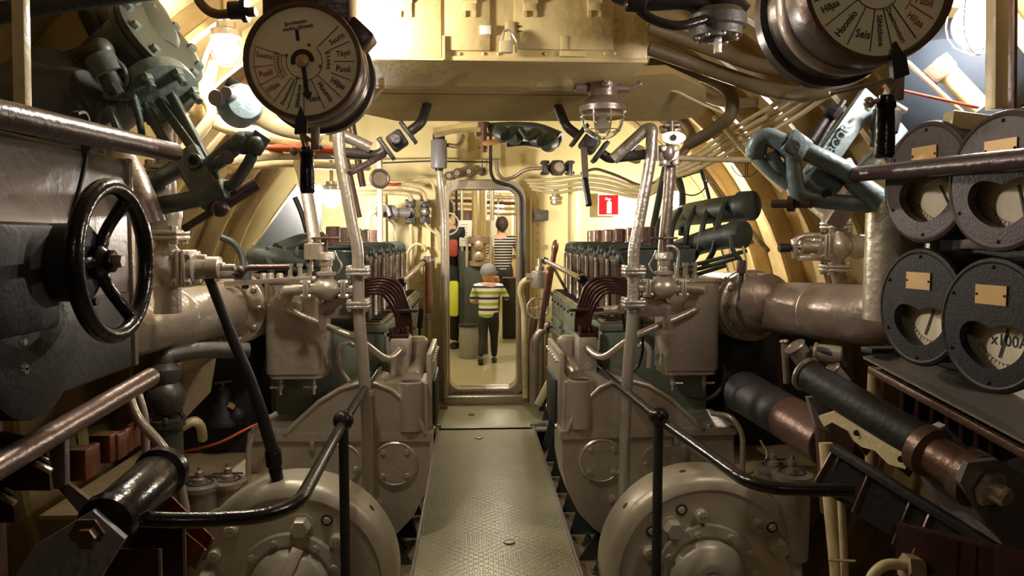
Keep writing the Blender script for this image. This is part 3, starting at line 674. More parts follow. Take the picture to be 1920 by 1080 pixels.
mb = MB(); mb.tube([P(1180, 155, D1-.015), P(1215, 160, D1-.015), P(1270, 172, D1-.015), P(1316, 195, D1-.015), P(1355, 212, 3.02)], .0055, 8, .03); tag(mb.build('cable', 'cream_pipe'), 'thin cream cable running from the unlit caged lamp to the right', 'cable')
# unlit caged lamp
lp = thing('caged_lamp', 'unlit silver lamp with clear glass dome in a wire cage under the overhead locker', 'lamp')
c = P(1130, 205, 2.85); top = P(1130, 143, 2.85)
mb = MB(); H = top.z-c.z; mb.lathe([(.070, H+.02), (.070, H-.005), (.056, H-.01), (.056, H-.085), (.06, H-.088)], c, (0, 0, 1), 36)
mb.lathe([(.058, .055), (.088, .02), (.088, .0), (.08, -.004), (.05, -.004)], c+V(0, 0, -.01), (0, 0, 1), 36); mb.build('housing', 'silver_aged', lp)
mb = MB(); mb.box(c+V(.0, -.058, H-.03), (.036, .02, .045), bev=.008); mb.lathe([(.010, 0), (.010, .006)], c+V(0, -.067, H-.03), (0, -1, 0), 12); mb.build('hinge_lug', 'silver_dark', lp)
for s_ in (-1, 1):
    mb = MB(); mb.cyl(c+V(s_*.05, 0, H-.045), c+V(s_*.105, 0, H-.045), .016, bev=.003); mb.cyl(c+V(s_*.085, 0, H-.045), c+V(s_*.115, 0, H-.04), .012, seg=6); mb.build('cable_gland', 'silver_aged', lp)
mb = MB(); mb.tube([c+V(.115, 0, H-.04), c+V(.15, 0, H-.025), c+V(.13, 0, H-.015)], .006, 8, .02); mb.build('wing_handle', 'silver_dark', lp)
mb = MB(); g_ = [(.075, -.01)]+[(.075*math.cos(a*PI/20), -.03-.075*math.sin(a*PI/20)) for a in range(0, 10)]+[(.002, -.105)]
mb.lathe(g_+[(r_-.002 if r_ > .004 else .001, h+.002) for r_, h in reversed(g_)], c, (0, 0, 1), 36, cap=False); mb.build('glass_dome', 'glass', lp)
mb = MB()
for k in range(4):
    q = PI*k/4+.2; dd = V(math.cos(q), math.sin(q), 0)
    mb.tube([c+dd*.084+V(0, 0, .0)]+[c+dd*.084*math.cos(j*PI/12)+V(0, 0, -.03-.082*math.sin(j*PI/12)) for j in range(13)]+[c-dd*.084], .0022, 6, 0)
mb.torus(c+V(0, 0, -.03), (0, 0, 1), .084, .0025, 36, 6); mb.torus(c+V(0, 0, -.08), (0, 0, 1), .066, .0022, 36, 6); mb.build('wire_cage', 'silver_bright', lp)
mb = MB(); mb.lathe([(.02, .0), (.02, -.02), (.012, -.03), (.028, -.055), (.026, -.075), (.004, -.09)], c, (0, 0, 1), 20); mb.build('bulb', 'sign_white', lp)
# ---------------------------------------------------------------- engine order telegraphs
def telegraph(c, R, label, labels, texts_extra, lean, up, mirror):
    t = thing('engine_order_telegraph', label, 'telegraph')
    c = Vector(c); out = V(0, -1, 0); r = R*.862
    mb = MB(); mb.lathe([(R*.90, -.002), (R*.92, .008), (R*.98, .008), (R, -.002), (R, -.022), (R*.94, -.026), (R*.90, -.02), (R*.90, -.002)], c, out, 72, cap=False); mb.build('bezel', 'brass_dark', t)
    mb = MB(); mb.lathe([(R*.95, -.024), (R*.96, -.09), (R*.94, -.095), (R*.94, -.13), (R*.965, -.14), (R*.965, -.165), (R*1.04, -.17), (R*1.04, -.20), (R*.9, -.21), (.001, -.21)], c, out, 72, cap=False); mb.build('case', 'case_grey', t)
    mb = MB(); mb.torus(c+V(0, .10, 0), out, R*.955, .006, 64, 8, sc=3.5); mb.build('polished_band', 'silver_aged', t)
    mb = MB(); mb.lathe([(r*1.05, -.02), (r*1.05, -.003), (r, -.003), (.001, -.003)], c, out, 72); mb.build('dial_face', 'dial', t)
    def pt(a, q, h=.0): a = math.radians(a); return c+V(math.cos(a)*r*q, .003-h, math.sin(a)*r*q)
    ink = MB(); red = MB()
    def line(mbx, a0, q0, a1, q1, w_=.0014): mbx.bar(pt(a0, q0, .001), pt(a1, q1, .001), w_, .0008, up=(0, -1, 0), bev=0)
    def arc(mbx, q, a0, a1, w_=.0014):
        n_ = max(2, int(abs(a1-a0)/6)); 
        for k in range(n_): line(mbx, a0+(a1-a0)*k/n_, q, a0+(a1-a0)*(k+1)/n_, q, w_)
    for a, q0, col in labels['lines']: line(red if col else ink, a, q0, a, .985, .0016)
    for q, a0, a1, col in labels['arcs']: arc(red if col else ink, q, a0, a1)
    for txt, a, q, rot, size, col in labels['words']:
        th = math.radians(rot); u = V(math.cos(th), 0, math.sin(th)); v = V(-math.sin(th), 0, math.cos(th))
        text_mesh(red if col else ink, txt, size*r, pt(a, q, .0008), u, v, out, squeeze=.85)
    txt = 'Eteen'
    for k, ch in enumerate(txt):
        a = (labels['eteen'][0]+(labels['eteen'][1]-labels['eteen'][0])*k/4); u = V(math.sin(math.radians(a)), 0, -math.cos(math.radians(a))); v = V(math.cos(math.radians(a)), 0, math.sin(math.radians(a)))
        text_mesh(ink, ch, .13*r, pt(a, .50, .0008), u, v, out)
    if labels.get('taakse'):
        txt = 'Taaksepäin'
        for k, ch in enumerate(txt):
            a = labels['taakse'][0]+(labels['taakse'][1]-labels['taakse'][0])*k/9; u = V(math.sin(math.radians(a)), 0, -math.cos(math.radians(a))); v = V(math.cos(math.radians(a)), 0, math.sin(math.radians(a)))
            text_mesh(red, ch, .11*r, pt(a, .50, .0008), u, v, out, squeeze=.9)
    ink.build('black_lettering', 'dial_ink', t, smooth=False)
    if red.v: red.build('red_lettering', 'dial_red', t, smooth=False)
    # centre: slotted black collar, brass hub, needle
    if labels.get('needle') is not None:
        mb = MB(); mb.torus(c+V(0, -.004, 0), out, r*.185, r*.045, 24, 8, math.radians(0), math.radians(200), sc=.15)
        mb.build('centre_collar', 'black_matte', t)
        mb = MB(); mb.lathe([(r*.12, .0), (r*.12, .008), (r*.09, .010)], c, out, 24); mb.build('hub', 'brass_plate', t)
        a = labels['needle']; mb = MB(); mb.prism([pt(a+30, .08, .006), pt(a+4, .60, .006), pt(a+9, .62, .006), pt(a, .76, .006), pt(a-9, .62, .006), pt(a-4, .60, .006), pt(a-30, .08, .006)], (0, -.002, 0)); mb.build('needle', 'black_matte', t)
        mb = MB(); q = pt(102, .52, .001); mb.prism([q+V(-.005, 0, .013), q+V(.003, 0, .013), q+V(.006, 0, -.013), q+V(-.002, 0, -.013)], (0, -.001, 0)); mb.build('window_slot', 'black_matte', t)
        mb = MB()
        for a in (160, 70, 345, 250): mb.lathe([(.004, 0), (.004, .002)], pt(a, .34), out, 10)
        mb.each('dial_rivet', 'dial_red', t)
    # pointer lug, hand lever
    a0 = labels['lug']; L = V(math.cos(math.radians(a0)), 0, math.sin(math.radians(a0))); S = V(-L.z, 0, L.x)
    mb = MB(); k0 = c+L*R*.78+V(0, -.014, 0); mb.prism([k0, k0+L*.022+S*.009, k0+L*.030+S*.014, k0+L*.06+S*.015, k0+L*.064-S*.014, k0+L*.030-S*.012, k0+L*.022-S*.008], (0, -.012, 0)); mb.build('pointer', 'black_matte', t)
    mb = MB(); h0 = k0+L*.05; h1 = V(h0.x+lean, h0.y-.004, h0.z-.05); mb.bar(h0, h1, .02, .010); mb.bar(h0+L*.012, h0+L*.012+V(.05, .0, -.035) if not mirror else h0+V(-.11, .02, -.035), .012, .008); mb.bar(V(h1.x+.02, h1.y, h1.z+.055), V(h1.x+.02, h1.y, h1.z), .012, .02); mb.build('lever_arm', 'silver_aged', t)
    mb = MB(); h2 = h1+V(0, 0, -.0); mb.lathe([(.013, .008), (.013, .0), (.017, -.004), (.017, -.012), (.0145, -.016), (.0165, -.05), (.017, -.095), (.013, -.10)], h2, (0, 0, 1), 24); mb.build('lever_grip', 'black_gloss', t)
    mb = MB(); mb.sph(h1+V(-.03, 0, -.004), .010, seg=12, rings=8); mb.cyl(h1+V(-.035, 0, -.004), h1, .005, seg=8); mb.build('lever_screw', 'silver_bright', t)
    # mounting plate to the deckhead
    mb = MB(); k = c+V(0, .10, 0); mb.box(V(k.x, k.y, (k.z+R*.75+2.25)/2), (R*1.5, .12, 2.25-(k.z+R*.75)), bev=.01); mb.box(V(k.x+R*.85, k.y, k.z+R*.62), (R*.5, .08, R*.35), (0, .75, 0), bev=.008); mb.build('hanging_plate', 'purple_brown', t)
    return t
lab = {'lines': [(45, .40, 0), (24, .55, 0), (1, .60, 0), (-21, .58, 0), (-43, .38, 0), (-66, .38, 0), (-90, .38, 0), (-109, .38, 0), (-127, .38, 1), (-151, .58, 1), (-173, .58, 1), (163, .34, 1)],
       'arcs': [(.37, 45, -90, 0), (.33, -90, -197, 0), (.95, -130, -195, 1), (.56, -140, -197, 1), (.42, -140, -197, 1)],
       'words': [('Suurin', 34, .80, 33, .15, 0), ('Täysi', 12, .80, 10, .16, 0), ('Puoli', -10, .79, -4, .17, 0), ('Hiljaa', -32, .79, -30, .16, 0), ('Huomio', -54, .72, -55, .155, 0), ('Seis', -74, .74, 8, .17, 0), ('Sähkökone', -99, .68, 82, .12, 0), ('Dieselmoottori', -117, .66, 63, .105, 0), ('Hiljaa', -140, .78, 35, .15, 1), ('Puoli', -162, .76, 15, .16, 1), ('Suurin', 172, .75, -10, .15, 1), ('Jännitteetön', 100, .76, 10, .105, 0), ('merkin näkyessä', 98, .66, 10, .105, 0)],
       'eteen': (20, -14), 'taakse': (-196, -143), 'needle': -83, 'lug': -91}
TL = P(568, 115, 1.8)
telegraph(TL, .1385, 'round brown engine order telegraph with its whole cream dial in view at the upper left', lab, None, .012, 0, False)
labr = {'lines': [(-116, .38, 0), (-95, .38, 0), (-141, .38, 0), (-75, .38, 0), (-52, .38, 0), (-164, .58, 0), (-187, .58, 0), (-30, .58, 1), (-8, .58, 1), (14, .34, 1)],
        'arcs': [(.37, -225, -40, 0), (.56, -40, 20, 1)],
        'words': [('Hiljaa', -154, .78, 28, .15, 0), ('Huomio', -128, .74, 52, .155, 0), ('Seis', -105, .76, -8, .17, 0), ('Sähkökone', -85, .68, -85, .12, 0), ('Dieselmoottori', -64, .66, -62, .105, 0), ('Puoli', -175, .79, 4, .16, 0), ('Hiljaa', -41, .78, -35, .15, 1), ('Puoli', -19, .76, -15, .16, 1)],
        'eteen': (160, 194), 'lug': -79}
TR = P(1647, -32, 1.3)
telegraph(TR, .1385, 'round brown engine order telegraph cut off by the top edge at the right', labr, None, -.02, 0, True)
# dark conduit fittings left of the left telegraph and the dark valve at the top right
t = thing('conduit_elbow', 'brown curved conduit joining the left telegraph from the upper left', 'conduit')
mb = MB(); mb.tube([P(480, 22, 1.95), P(400, 28, 1.97), P(372, 5, 1.98), P(365, -40, 2.0)], .012, 12, .04); mb.build('conduit', 'brass_dark', t)
mb = MB(); mb.lathe([(.022, 0), (.022, .03), (.03, .032), (.03, .045)], P(430, 20, 1.95), (1, 0, .05), 16); mb.build('gland', 'black_matte', t)
t = thing('overhead_valve', 'dark bronze overhead valve with curved arms and a round base plate at the top right', 'valve')
c = P(1345, 45, 2.3)
mb = MB(); mb.lathe([(.07, .04), (.088, .02), (.088, -.012), (.075, -.016), (.075, -.04), (.045, -.044), (.02, -.03)], c, (0, 0, 1), 36); mb.build('base_plate', 'iron_dark', t)
mb = MB(); mb.box(c+V(.002, 0, -.06), (.020, .020, .055), bev=.002); mb.build('square_spindle', 'silver_bright', t)
mb = MB()
for k in range(8): mb.sph(c+V(math.cos(k*PI/4)*.06, math.sin(k*PI/4)*.06, -.042), .008, seg=8, rings=6)
mb.each('base_rivet', 'silver_dark', t)
mb = MB(); mb.tube([P(1345, 40, 2.3), P(1300, 0, 2.28), P(1200, 5, 2.28), P(1150, -10, 2.28)], .03, 16, .08, rs=[1, .9, .8, .7]); mb.tube([P(1340, 30, 2.25), P(1270, 52, 2.22), P(1215, 35, 2.22), P(1180, 0, 2.22)], .014, 12, .06)
mb.tube([P(1390, 30, 2.3), P(1345, -10, 2.3), P(1280, -40, 2.3)], .04, 16, .05); mb.build('valve_arms', 'black_gloss', t)
mb = MB(); mb.cyl(P(1172, 6, 2.2), P(1210, 8, 2.2), .024, bev=.004); mb.build('arm_boss', 'black_gloss', t)
# ---------------------------------------------------------------- hull valves above the switchboards
def polar(mb, pts, r, seg=12, fil=.05): mb.tube(pts, r, seg, fil)
# left, dark green
t = thing('hull_valve', 'large dark green hull valve with slanting yoke and bolted drum at the upper left', 'valve')
A = P(215, 30, 2.5); B = P(290, 150, 2.35); ax = (B-A).normalized()
mb = MB(); mb.lathe([(.10, -.16), (.12, -.14), (.125, .02), (.12, .08), (.11, .15), (.09, .20)], A+V(.03, .03, -.02), ax, 48); mb.build('valve_drum', 'tank_green', t)
F1 = P(293, 85, 2.42); fx = V(.80, -.22, .55).normalized()
mb = MB(); mb.lathe([(.125, -.34), (.135, -.30), (.135, -.02), (.155, -.016), (.155, .004), (.148, .006), (.148, .012), (.155, .014), (.155, .03), (.14, .034), (.10, .034)], F1, fx, 56); fl = mb.build('bolted_flange', 'tank_green', t)
_, u, v = basis(fx)
for k in range(10):
    q = F1+(u*math.cos(2*PI*k/10)+v*math.sin(2*PI*k/10))*.13; mb = MB(); mb.hexb(q+fx*.03, fx, .015, .02); mb.build('flange_nut', 'valve_green', fl)
C = P(300, 170, 2.3)
mb = MB(); mb.lathe([(.10, -.03), (.105, 0), (.105, .022), (.06, .03)], C, ax, 32); bf = mb.build('lower_flange', 'valve_green', t)
_, u, v = basis(ax)
for k in range(6):
    q = C+(u*math.cos(2*PI*k/6+.4)+v*math.sin(2*PI*k/6+.4))*.085; mb = MB(); mb.hexb(q+ax*.02, ax, .018, .024); mb.cyl(q+ax*.03, q+ax*.075, .011, seg=10); mb.build('stud', 'valve_green', bf)
E = P(405, 365, 2.15)
mb = MB()
for px0, py0, px1, py1 in ((268, 195, 385, 385), (300, 190, 400, 330), (322, 180, 410, 345)):
    mb.bar(P(px0, py0, 2.28), P(px1, py1, 2.13), .026, .03, up=(0, -1, 0), bev=.004)
mb.each('yoke_bar', 'dark_green', t)
mb = MB(); c0 = P(372, 305, 2.16); mb.bar(P(352, 285, 2.18), P(408, 385, 2.12), .075, .06, up=(0, -1, 0), bev=.01)
mb.bar(P(385, 372, 2.13), P(425, 352, 2.11), .06, .05, up=(0, -1, 0), bev=.01); mb.torus(c0+V(0, -.035, 0), (0, -1, 0), .017, .006, 20, 8); mb.build('crosshead', 'valve_green', t)
mb = MB(); mb.lathe([(.014, .0), (.014, .002)], c0+V(0, -.031, 0), (0, -1, 0), 20); mb.build('crosshead_hole', 'black_matte', t)
mb = MB()
mb.tube([P(360, 300, 2.17), P(300, 335, 2.2), P(272, 350, 2.22), P(262, 385, 2.2), P(290, 388, 2.17), P(395, 368, 2.13)], .026, 14, .04)
mb.tube([P(395, 310, 2.15), P(455, 262, 2.1), P(478, 264, 2.1)], .025, 14, .04)
mb.tube([P(478, 270, 2.1), P(470, 300, 2.1), P(440, 345, 2.11), P(420, 350, 2.12)], .016, 12, .03)
mb.sph(P(455, 268, 2.1), .032, seg=16, rings=10); mb.sph(P(480, 272, 2.09), .026, seg=16, rings=10); mb.sph(P(288, 342, 2.2), .036, seg=16, rings=10)
mb.box(P(483, 268, 2.09), (.05, .012, .055), (0, .6, 0), bev=.003)
mb.build('cast_yoke', 'valve_green', t)
mb = MB(); mb.lathe([(.017, 0), (.017, .05), (.020, .052), (.020, .056)], P(412, 305, 2.08), (.3, -.4, .1), 16); mb.build('grease_cup', 'purple_brown', t)
mb = MB(); mb.bar(P(345, 430, 2.14), P(400, 395, 2.12), .02, .02, bev=.004); mb.tube([P(400, 395, 2.12), P(440, 370, 2.13), P(480, 345, 2.15)], .019, 12, 0); mb.sph(P(412, 390, 2.11), .026, seg=12, rings=8); mb.build('spindle_handle', 'purple_brown', t)
mb = MB(); mb.tube([P(208, 108, 2.2), P(232, 125, 2.2), P(240, 155, 2.2), P(225, 175, 2.2)], .008, 10, .02); mb.cyl(P(190, 118, 2.2), P(222, 172, 2.2), .028, seg=16); mb.cyl(P(186, 108, 2.2), P(206, 142, 2.2), .042, seg=20)
mb.cyl(P(214, 158, 2.18), P(226, 178, 2.18), .016, seg=6); mb.build('side_cock', 'dark_green', t)
mb = MB(); mb.sph(P(190, 92, 2.25), .032, seg=16, rings=10); mb.cyl(P(140, 120, 2.5), P(195, 95, 2.25), .045, .03); mb.build('side_branch', 'tank_green', t)
mb = MB(); mb.bar(P(205, 200, 2.2), P(222, 245, 2.2), .03, .02, bev=.005); mb.bar(P(195, 180, 2.2), P(255, 182, 2.2), .02, .02, bev=.005); mb.tube([P(250, 180, 2.2), P(262, 225, 2.22), P(268, 265, 2.25)], .010, 10, .03); mb.build('link_rod', 'dark_green', t)
# dark mass of the big drum low behind
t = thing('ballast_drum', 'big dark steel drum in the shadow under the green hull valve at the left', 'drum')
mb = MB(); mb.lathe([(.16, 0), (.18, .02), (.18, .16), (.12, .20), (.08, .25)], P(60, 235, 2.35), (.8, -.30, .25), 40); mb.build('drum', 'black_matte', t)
# right, pale blue
t = thing('hull_valve', 'pale blue cast hull valve with open looped yoke at the upper right', 'valve')
A = P(1800, 150, 2.35); mb = MB(); ax = (P(1700, 215, 2.2)-P(1800, 130, 2.4)).normalized()
mb.lathe([(.19, -.10), (.19, .06), (.17, .12), (.10, .15)], A, ax, 48); mb.build('valve_drum', 'tank_blue', t)
mb = MB()
mb.bar(P(1632, 180, 2.12), P(1518, 340, 2.05), .062, .03, up=(0, -1, 0), bev=.004); mb.bar(P(1690, 240, 2.14), P(1590, 350, 2.06), .035, .03, up=(0, -1, 0), bev=.004)
mb.each('lettered_bar', 'valve_blue', t)
a = P(1553, 282, 2.04); b = P(1581, 234, 2.08); u = (P(1585, 232, 2.05)-P(1555, 280, 2.04)).normalized(); v = V(-1, 0, 0)-u*(V(-1, 0, 0).dot(u))
mb = MB(); text_mesh(mb, 'BCOR', .036, P(1571, 262, 2.062), u, v, (0, -1, 0), .008); mb.build('cast_letters', 'valve_blue', t)
mb = MB(); mb.cyl(P(1560, 205, 2.08), P(1520, 265, 2.05), .012, seg=12); mb.hexb(P(1568, 200, 2.07), P(1550, 225, 2.07)-P(1568, 200, 2.07), .022, .035); mb.cyl(P(1582, 190, 2.1), P(1530, 280, 2.06), .009, seg=10); mb.build('stud_bolt', 'black_matte', t)
mb = MB(); h = 2.0
mb.bar(P(1470, 262, h), P(1508, 290, h), .072, .06, up=(0, -1, 0), bev=.012)
mb.tube([P(1485, 290, h), P(1490, 330, h), P(1494, 365, h), P(1530, 375, h), P(1600, 382, h-.02), P(1640, 385, h-.02)], .022, 14, .05)
mb.tube([P(1502, 280, h), P(1545, 300, h-.02), P(1585, 320, h-.03), P(1600, 330, h-.03)], .026, 14, .04)
mb.tube([P(1470, 270, h), P(1440, 255, h+.02), P(1420, 265, h+.03), P(1415, 290, h+.04)], .026, 14, .04)
mb.tube([P(1415, 285, h+.04), P(1440, 320, h+.03), P(1480, 350, h+.01)], .014, 12, .03)
mb.tube([P(1445, 285, h+.02), P(1455, 310, h+.02), P(1478, 330, h+.02)], .018, 12, .03)
mb.sph(P(1418, 280, h+.04), .03, seg=16, rings=10)
mb.tube([P(1510, 340, h), P(1530, 360, h), P(1560, 368, h)], .018, 12, .03)
mb.tube([P(1580, 305, h), P(1600, 340, h-.02), P(1650, 378, h-.04)], .030, 14, .04, rs=[.8, 1, 1.1])
mb.bar(P(1632, 385, h-.03), P(1650, 360, h-.03), .045, .03, up=(0, -1, 0), bev=.006); mb.box(P(1550, 335, h+.02), (.10, .04, .10), (0, .7, 0), bev=.02)
mb.build('cast_yoke', 'valve_blue', t)
mb = MB(); c0 = P(1487, 275, h-.032); mb.lathe([(.018, 0), (.018, .002)], c0, (0, -1, 0), 20); c0 = P(1550, 364, h-.022); mb.lathe([(.014, 0), (.014, .002)], c0, (0, -1, 0), 20); mb.lathe([(.009, 0), (.009, .002)], P(1640, 372, h-.05), (0, -1, 0), 12); mb.each('bore_hole', 'black_matte', t)
mb = MB(); mb.cyl(P(1448, 382, 2.05), P(1522, 382, 1.98), .012, seg=14); mb.cyl(P(1478, 382, 2.02), P(1490, 382, 2.01), .022, seg=14); mb.build('spindle_pin', 'purple_brown', t)
mb = MB(); mb.tube([P(1625, 205, 2.05), P(1640, 190, 2.05), P(1670, 192, 2.05), P(1698, 208, 2.05)], .009, 10, .02); mb.cyl(P(1672, 192, 2.05), P(1680, 172, 2.05), .009, seg=10); mb.build('cross_handle', 'silver_bright', t)
mb = MB(); mb.cyl(P(1665, 205, 2.06), P(1655, 250, 2.06), .038, seg=24, bev=.006); mb.cyl(P(1656, 240, 2.05), P(1650, 275, 2.05), .028, seg=20); mb.cyl(P(1664, 272, 2.08), P(1664, 300, 2.08), .008, seg=8); mb.build('gland', 'black_matte', t)
# small blue round valve, left
t = thing('relief_valve', 'small pale blue round valve with two round caps left of the left telegraph', 'valve')
c = P(452, 198, 2.35); mb = MB(); mb.lathe([(.05, -.05), (.062, -.035), (.062, .02), (.05, .045), (.02, .05)], c, (.5, -.8, .1), 32); mb.cyl(P(412, 195, 2.35), P(445, 195, 2.35), .03, .036); mb.build('body', 'valve_blue', t)
for px, py, r_ in ((417, 188, .024), (437, 180, .020)):
    mb = MB(); mb.lathe([(r_, 0), (r_, .04), (r_*.9, .046)], P(px, py, 2.31), (-.15, -1, 0), 24); mb.build('cap', 'grey_plastic', t)
mb = MB(); mb.box(P(440, 160, 2.36), (.05, .02, .03), (0, .5, 0), bev=.003); mb.build('name_block', 'black_matte', t)
# ---------------------------------------------------------------- silver stop valves by the hull
def stop_valve(s, c, label, horiz):
    t = thing('stop_valve', label, 'valve'); c = Vector(c)
    if horiz:                                            # right: stem lies across towards the walkway
        mb = MB(); globe(mb, c, (0, 0, 1), (-1, 0, 0), 1.0); mb.lathe([(.03, .03), (.045, .08), (.05, .10), (.03, .15)], c, (1, .2, 0), 24); mb.build('valve_body', 'silver', t)
        for dz in (.085, -.085):
            mb = MB(); flange(mb, c+V(0, 0, dz), (0, 0, 1), .047, .013, 4, True, .011); mb.build('valve_flange', 'silver', t)
        mb = MB(); flange(mb, c+V(-.055, 0, 0), (1, 0, 0), .05, .012, 4, True, .010); mb.build('bonnet_flange', 'silver', t)
        mb = MB(); mb.tube([c+V(-.065, 0, .045), c+V(-.13, 0, .045), c+V(-.165, 0, .03), c+V(-.17, 0, -.015)], .012, 12, .03); mb.bar(c+V(-.065, 0, -.045), c+V(-.15, 0, -.045), .016, .02); mb.bar(c+V(-.17, 0, .03), c+V(-.165, 0, -.045), .02, .02); mb.build('yoke', 'silver_bright', t)
        mb = MB(); mb.cyl(c+V(-.06, 0, 0), c+V(-.23, 0, -.004), .009, seg=12); mb.cyl(c+V(-.185, 0, -.003), c+V(-.23, 0, -.004), .017, seg=12); mb.build('spindle', 'black_matte', t)
        mb = MB(); flange(mb, c+V(.135, 0, 0), (1, 0, 0), .05, .013, 4, True, .010); mb.cyl(c+V(.05, 0, 0), c+V(.28, .03, 0), .035); mb.lathe([(.03, 0), (.055, .03), (.055, .07), (.03, .1)], c+V(.16, 0, 0), (1, 0, 0), 24); mb.build('side_branch', 'silver', t)
        mb = MB(); mb.cyl(c+V(0, 0, -.10), c+V(.005, 0, -.16), .02, .008); mb.cyl(c+V(0, 0, .1), c+V(0, .25, .2), .03); mb.each('pipe_end', 'silver', t)
        mb = MB(); mb.lathe([(.012, 0), (.012, .05), (.017, .052), (.017, .075)], c+V(.15, 0, .05), (0, 0, 1), 12); mb.build('test_cock', 'silver_dark', t)
    else:
        mb = MB(); globe(mb, c, (0, 0, 1), (1, 0, 0), 1.15); mb.build('valve_body', 'silver', t)
        for dz in (.10,):
            mb = MB(); flange(mb, c+V(0, 0, dz), (0, 0, 1), .055, .014, 4, True, .012); mb.build('valve_flange', 'silver', t)
        mb = MB(); mb.lathe([(.042, .11), (.05, .16), (.05, .20), (.035, .22), (.035, .26)], c, (0, 0, 1), 24); mb.cyl(c+V(0, 0, .2), c+V(0, .05, .5), .03); mb.build('upper_body', 'silver', t)
        mb = MB(); flange(mb, c+V(0, .01, .30), (0, 0, 1), .045, .014, 4, True, .011); mb.build('upper_flange', 'silver', t)
        mb = MB(); flange(mb, c+V(.06, 0, 0), (1, 0, 0), .055, .014, 4, True, .012); mb.build('bonnet_flange', 'silver', t)
        mb = MB(); mb.bar(c+V(.08, 0, -.022), c+V(.21, 0, -.022), .03, .024, bev=.004); mb.bar(c+V(.08, 0, .03), c+V(.12, 0, .03), .02, .02); mb.cyl(c+V(.07, 0, 0), c+V(.17, 0, .0), .010); mb.build('yoke', 'silver_bright', t)
        mb = MB(); mb.cyl(c+V(0, 0, -.05), c+V(0, 0, -.14), .04); mb.each('pipe_end', 'silver', t)
        mb = MB(); mb.cyl(c+V(.20, 0, -.02), c+V(.225, 0, -.018), .016, seg=8); mb.tube([c+V(.22, 0, -.03), c+V(.24, 0, .0), c+V(.36, .05, .0)], .009, 10, .02); mb.sph(c+V(.225, 0, -.01), .016, seg=10, rings=8); mb.build('spindle', 'brown_steel', t)
    return t
stop_valve(1, P(1567, 463, 2.9), 'silver stop valve with sideways yoke and bolted flanges left of the big round meters', True)
stop_valve(-1, P(312, 502, 2.35), 'silver stop valve with bolted flanges behind the black handwheel', False)
# ---------------------------------------------------------------- left switchboard
sb = thing('switchboard', 'tall grey steel switchboard cabinet with a riveted dark drum at the left edge', 'switchboard')
XW = -.96
mb = MB(); a = P(245, 290, 1.92)
mb.box((-1.22, 1.20, 1.22), (.52, 1.46, .52), bev=.01); mb.build('cabinet', 'panel_grey', sb)
mb = MB(); mb.box((-1.0, 1.22, 1.055), (.10, 1.36, .19), bev=.006); mb.build('lower_panel', 'black_matte', sb)
mb = MB()                                               # curved seam strip
pts = [V(XW-.001, y, z) for y, z in [(1.55+.12*math.cos(k*PI/18-.5)*1.6, 1.30+.26*math.sin(k*PI/18+.6)) for k in range(-6, 8)]]
for k in range(len(pts)-1): mb.bar(pts[k], pts[k+1], .006, .016, up=(1, 0, 0), bev=0)
mb.build('edge_strip', 'black_matte', sb)
mb = MB(); mb.lathe([(.33, 0), (.33, .02), (.30, .028), (.05, .03)], (XW+.0, .98, 1.20), (1, 0, 0), 56); mb.build('drum_cover', 'black_pit', sb)
mb = MB(); mb.lathe([(.15, 0), (.15, .06), (.13, .07)], (XW, 1.40, 1.10), (1, 0, 0), 40); mb.lathe([(.075, 0), (.075, .12), (.06, .125)], (XW, 1.47, 1.235), (1, 0, 0), 32); mb.box((XW+.04, 1.36, 1.21), (.09, .20, .20), bev=.02); mb.build('controller_housing', 'black_matte', sb)
for px, py in ((104, 688), (160, 694), (128, 618), (142, 640)):
    c = P(px, py, 1.35); mb = MB(); mb.lathe([(.010, 0), (.010, .05), (.006, .055)], (XW+.02, c.y, c.z), (1, 0, 0), 12); mb.build('dome_bolt', 'silver_dark', sb)
mb = MB(); mb.box((XW-.02, 1.93, 1.22), (.06, .02, .52), bev=.003); mb.build('corner_angle', 'silver_aged', sb)
c = P(205, 572, 1.62); mb = MB(); mb.lathe([(.010, 0), (.010, .02)], (XW, 1.72, 1.14), (1, 0, 0), 12); mb.build('stud', 'black_matte', sb)
hw = thing('handwheel', 'black gloss three-spoke handwheel facing the walkway at the left', 'handwheel')
c = P(213, 490, 1.50); mb = MB(); R_ = .145
mb.torus(c, (1, 0, 0), R_, .0165, 56, 16); mb.build('rim', 'black_gloss', hw)
for a in (62, 182, 302):
    a = math.radians(a); e_ = V(0, math.cos(a), math.sin(a)); mb = MB(); mb.tube([c+V(-.035, 0, 0), c+V(-.03, 0, 0)+e_*R_*.45, c+e_*R_*.99], .013, 14, .05, rs=[1.1, .9, .9, 1.1]); mb.build('spoke', 'black_gloss', hw)
mb = MB(); mb.lathe([(.03, -.07), (.032, -.02), (.022, -.01), (.022, .0), (.01, .004)], c+V(-.0, 0, 0), (1, 0, 0), 28); mb.lathe([(.035, -.14), (.035, -.06)], c, (1, 0, 0), 24); mb.build('hub', 'black_gloss', hw)
mb = MB(); mb.hexb(c+V(0, 0, 0), (1, 0, 0), .014, .018); mb.build('hub_nut', 'silver_aged', hw)
def rail(name, a, b, r_, m, label, plate=None):
    t = thing(name, label, 'rail'); mb = MB(); mb.cyl(a, b, r_, seg=28, bev=.004); mb.build('rail', m, t)
    if plate is not None: mb = MB(); mb.bar(a+V(*plate), b+V(*plate), .05, .012, bev=.003); mb.build('backing_strip', m, t)
    return t
rail('grab_rail', V(-.905, .75, 1.478), P(326, 286, 2.0), .025, 'purple_brown', 'brown painted grab rail across the top of the grey switchboard at the left', (-.03, 0, .02))
rail('grab_rail', P(1568, 330, 2.06), V(.90, .80, 1.405), .020, 'purple_brown', 'brown painted grab rail crossing in front of the upper round meters')
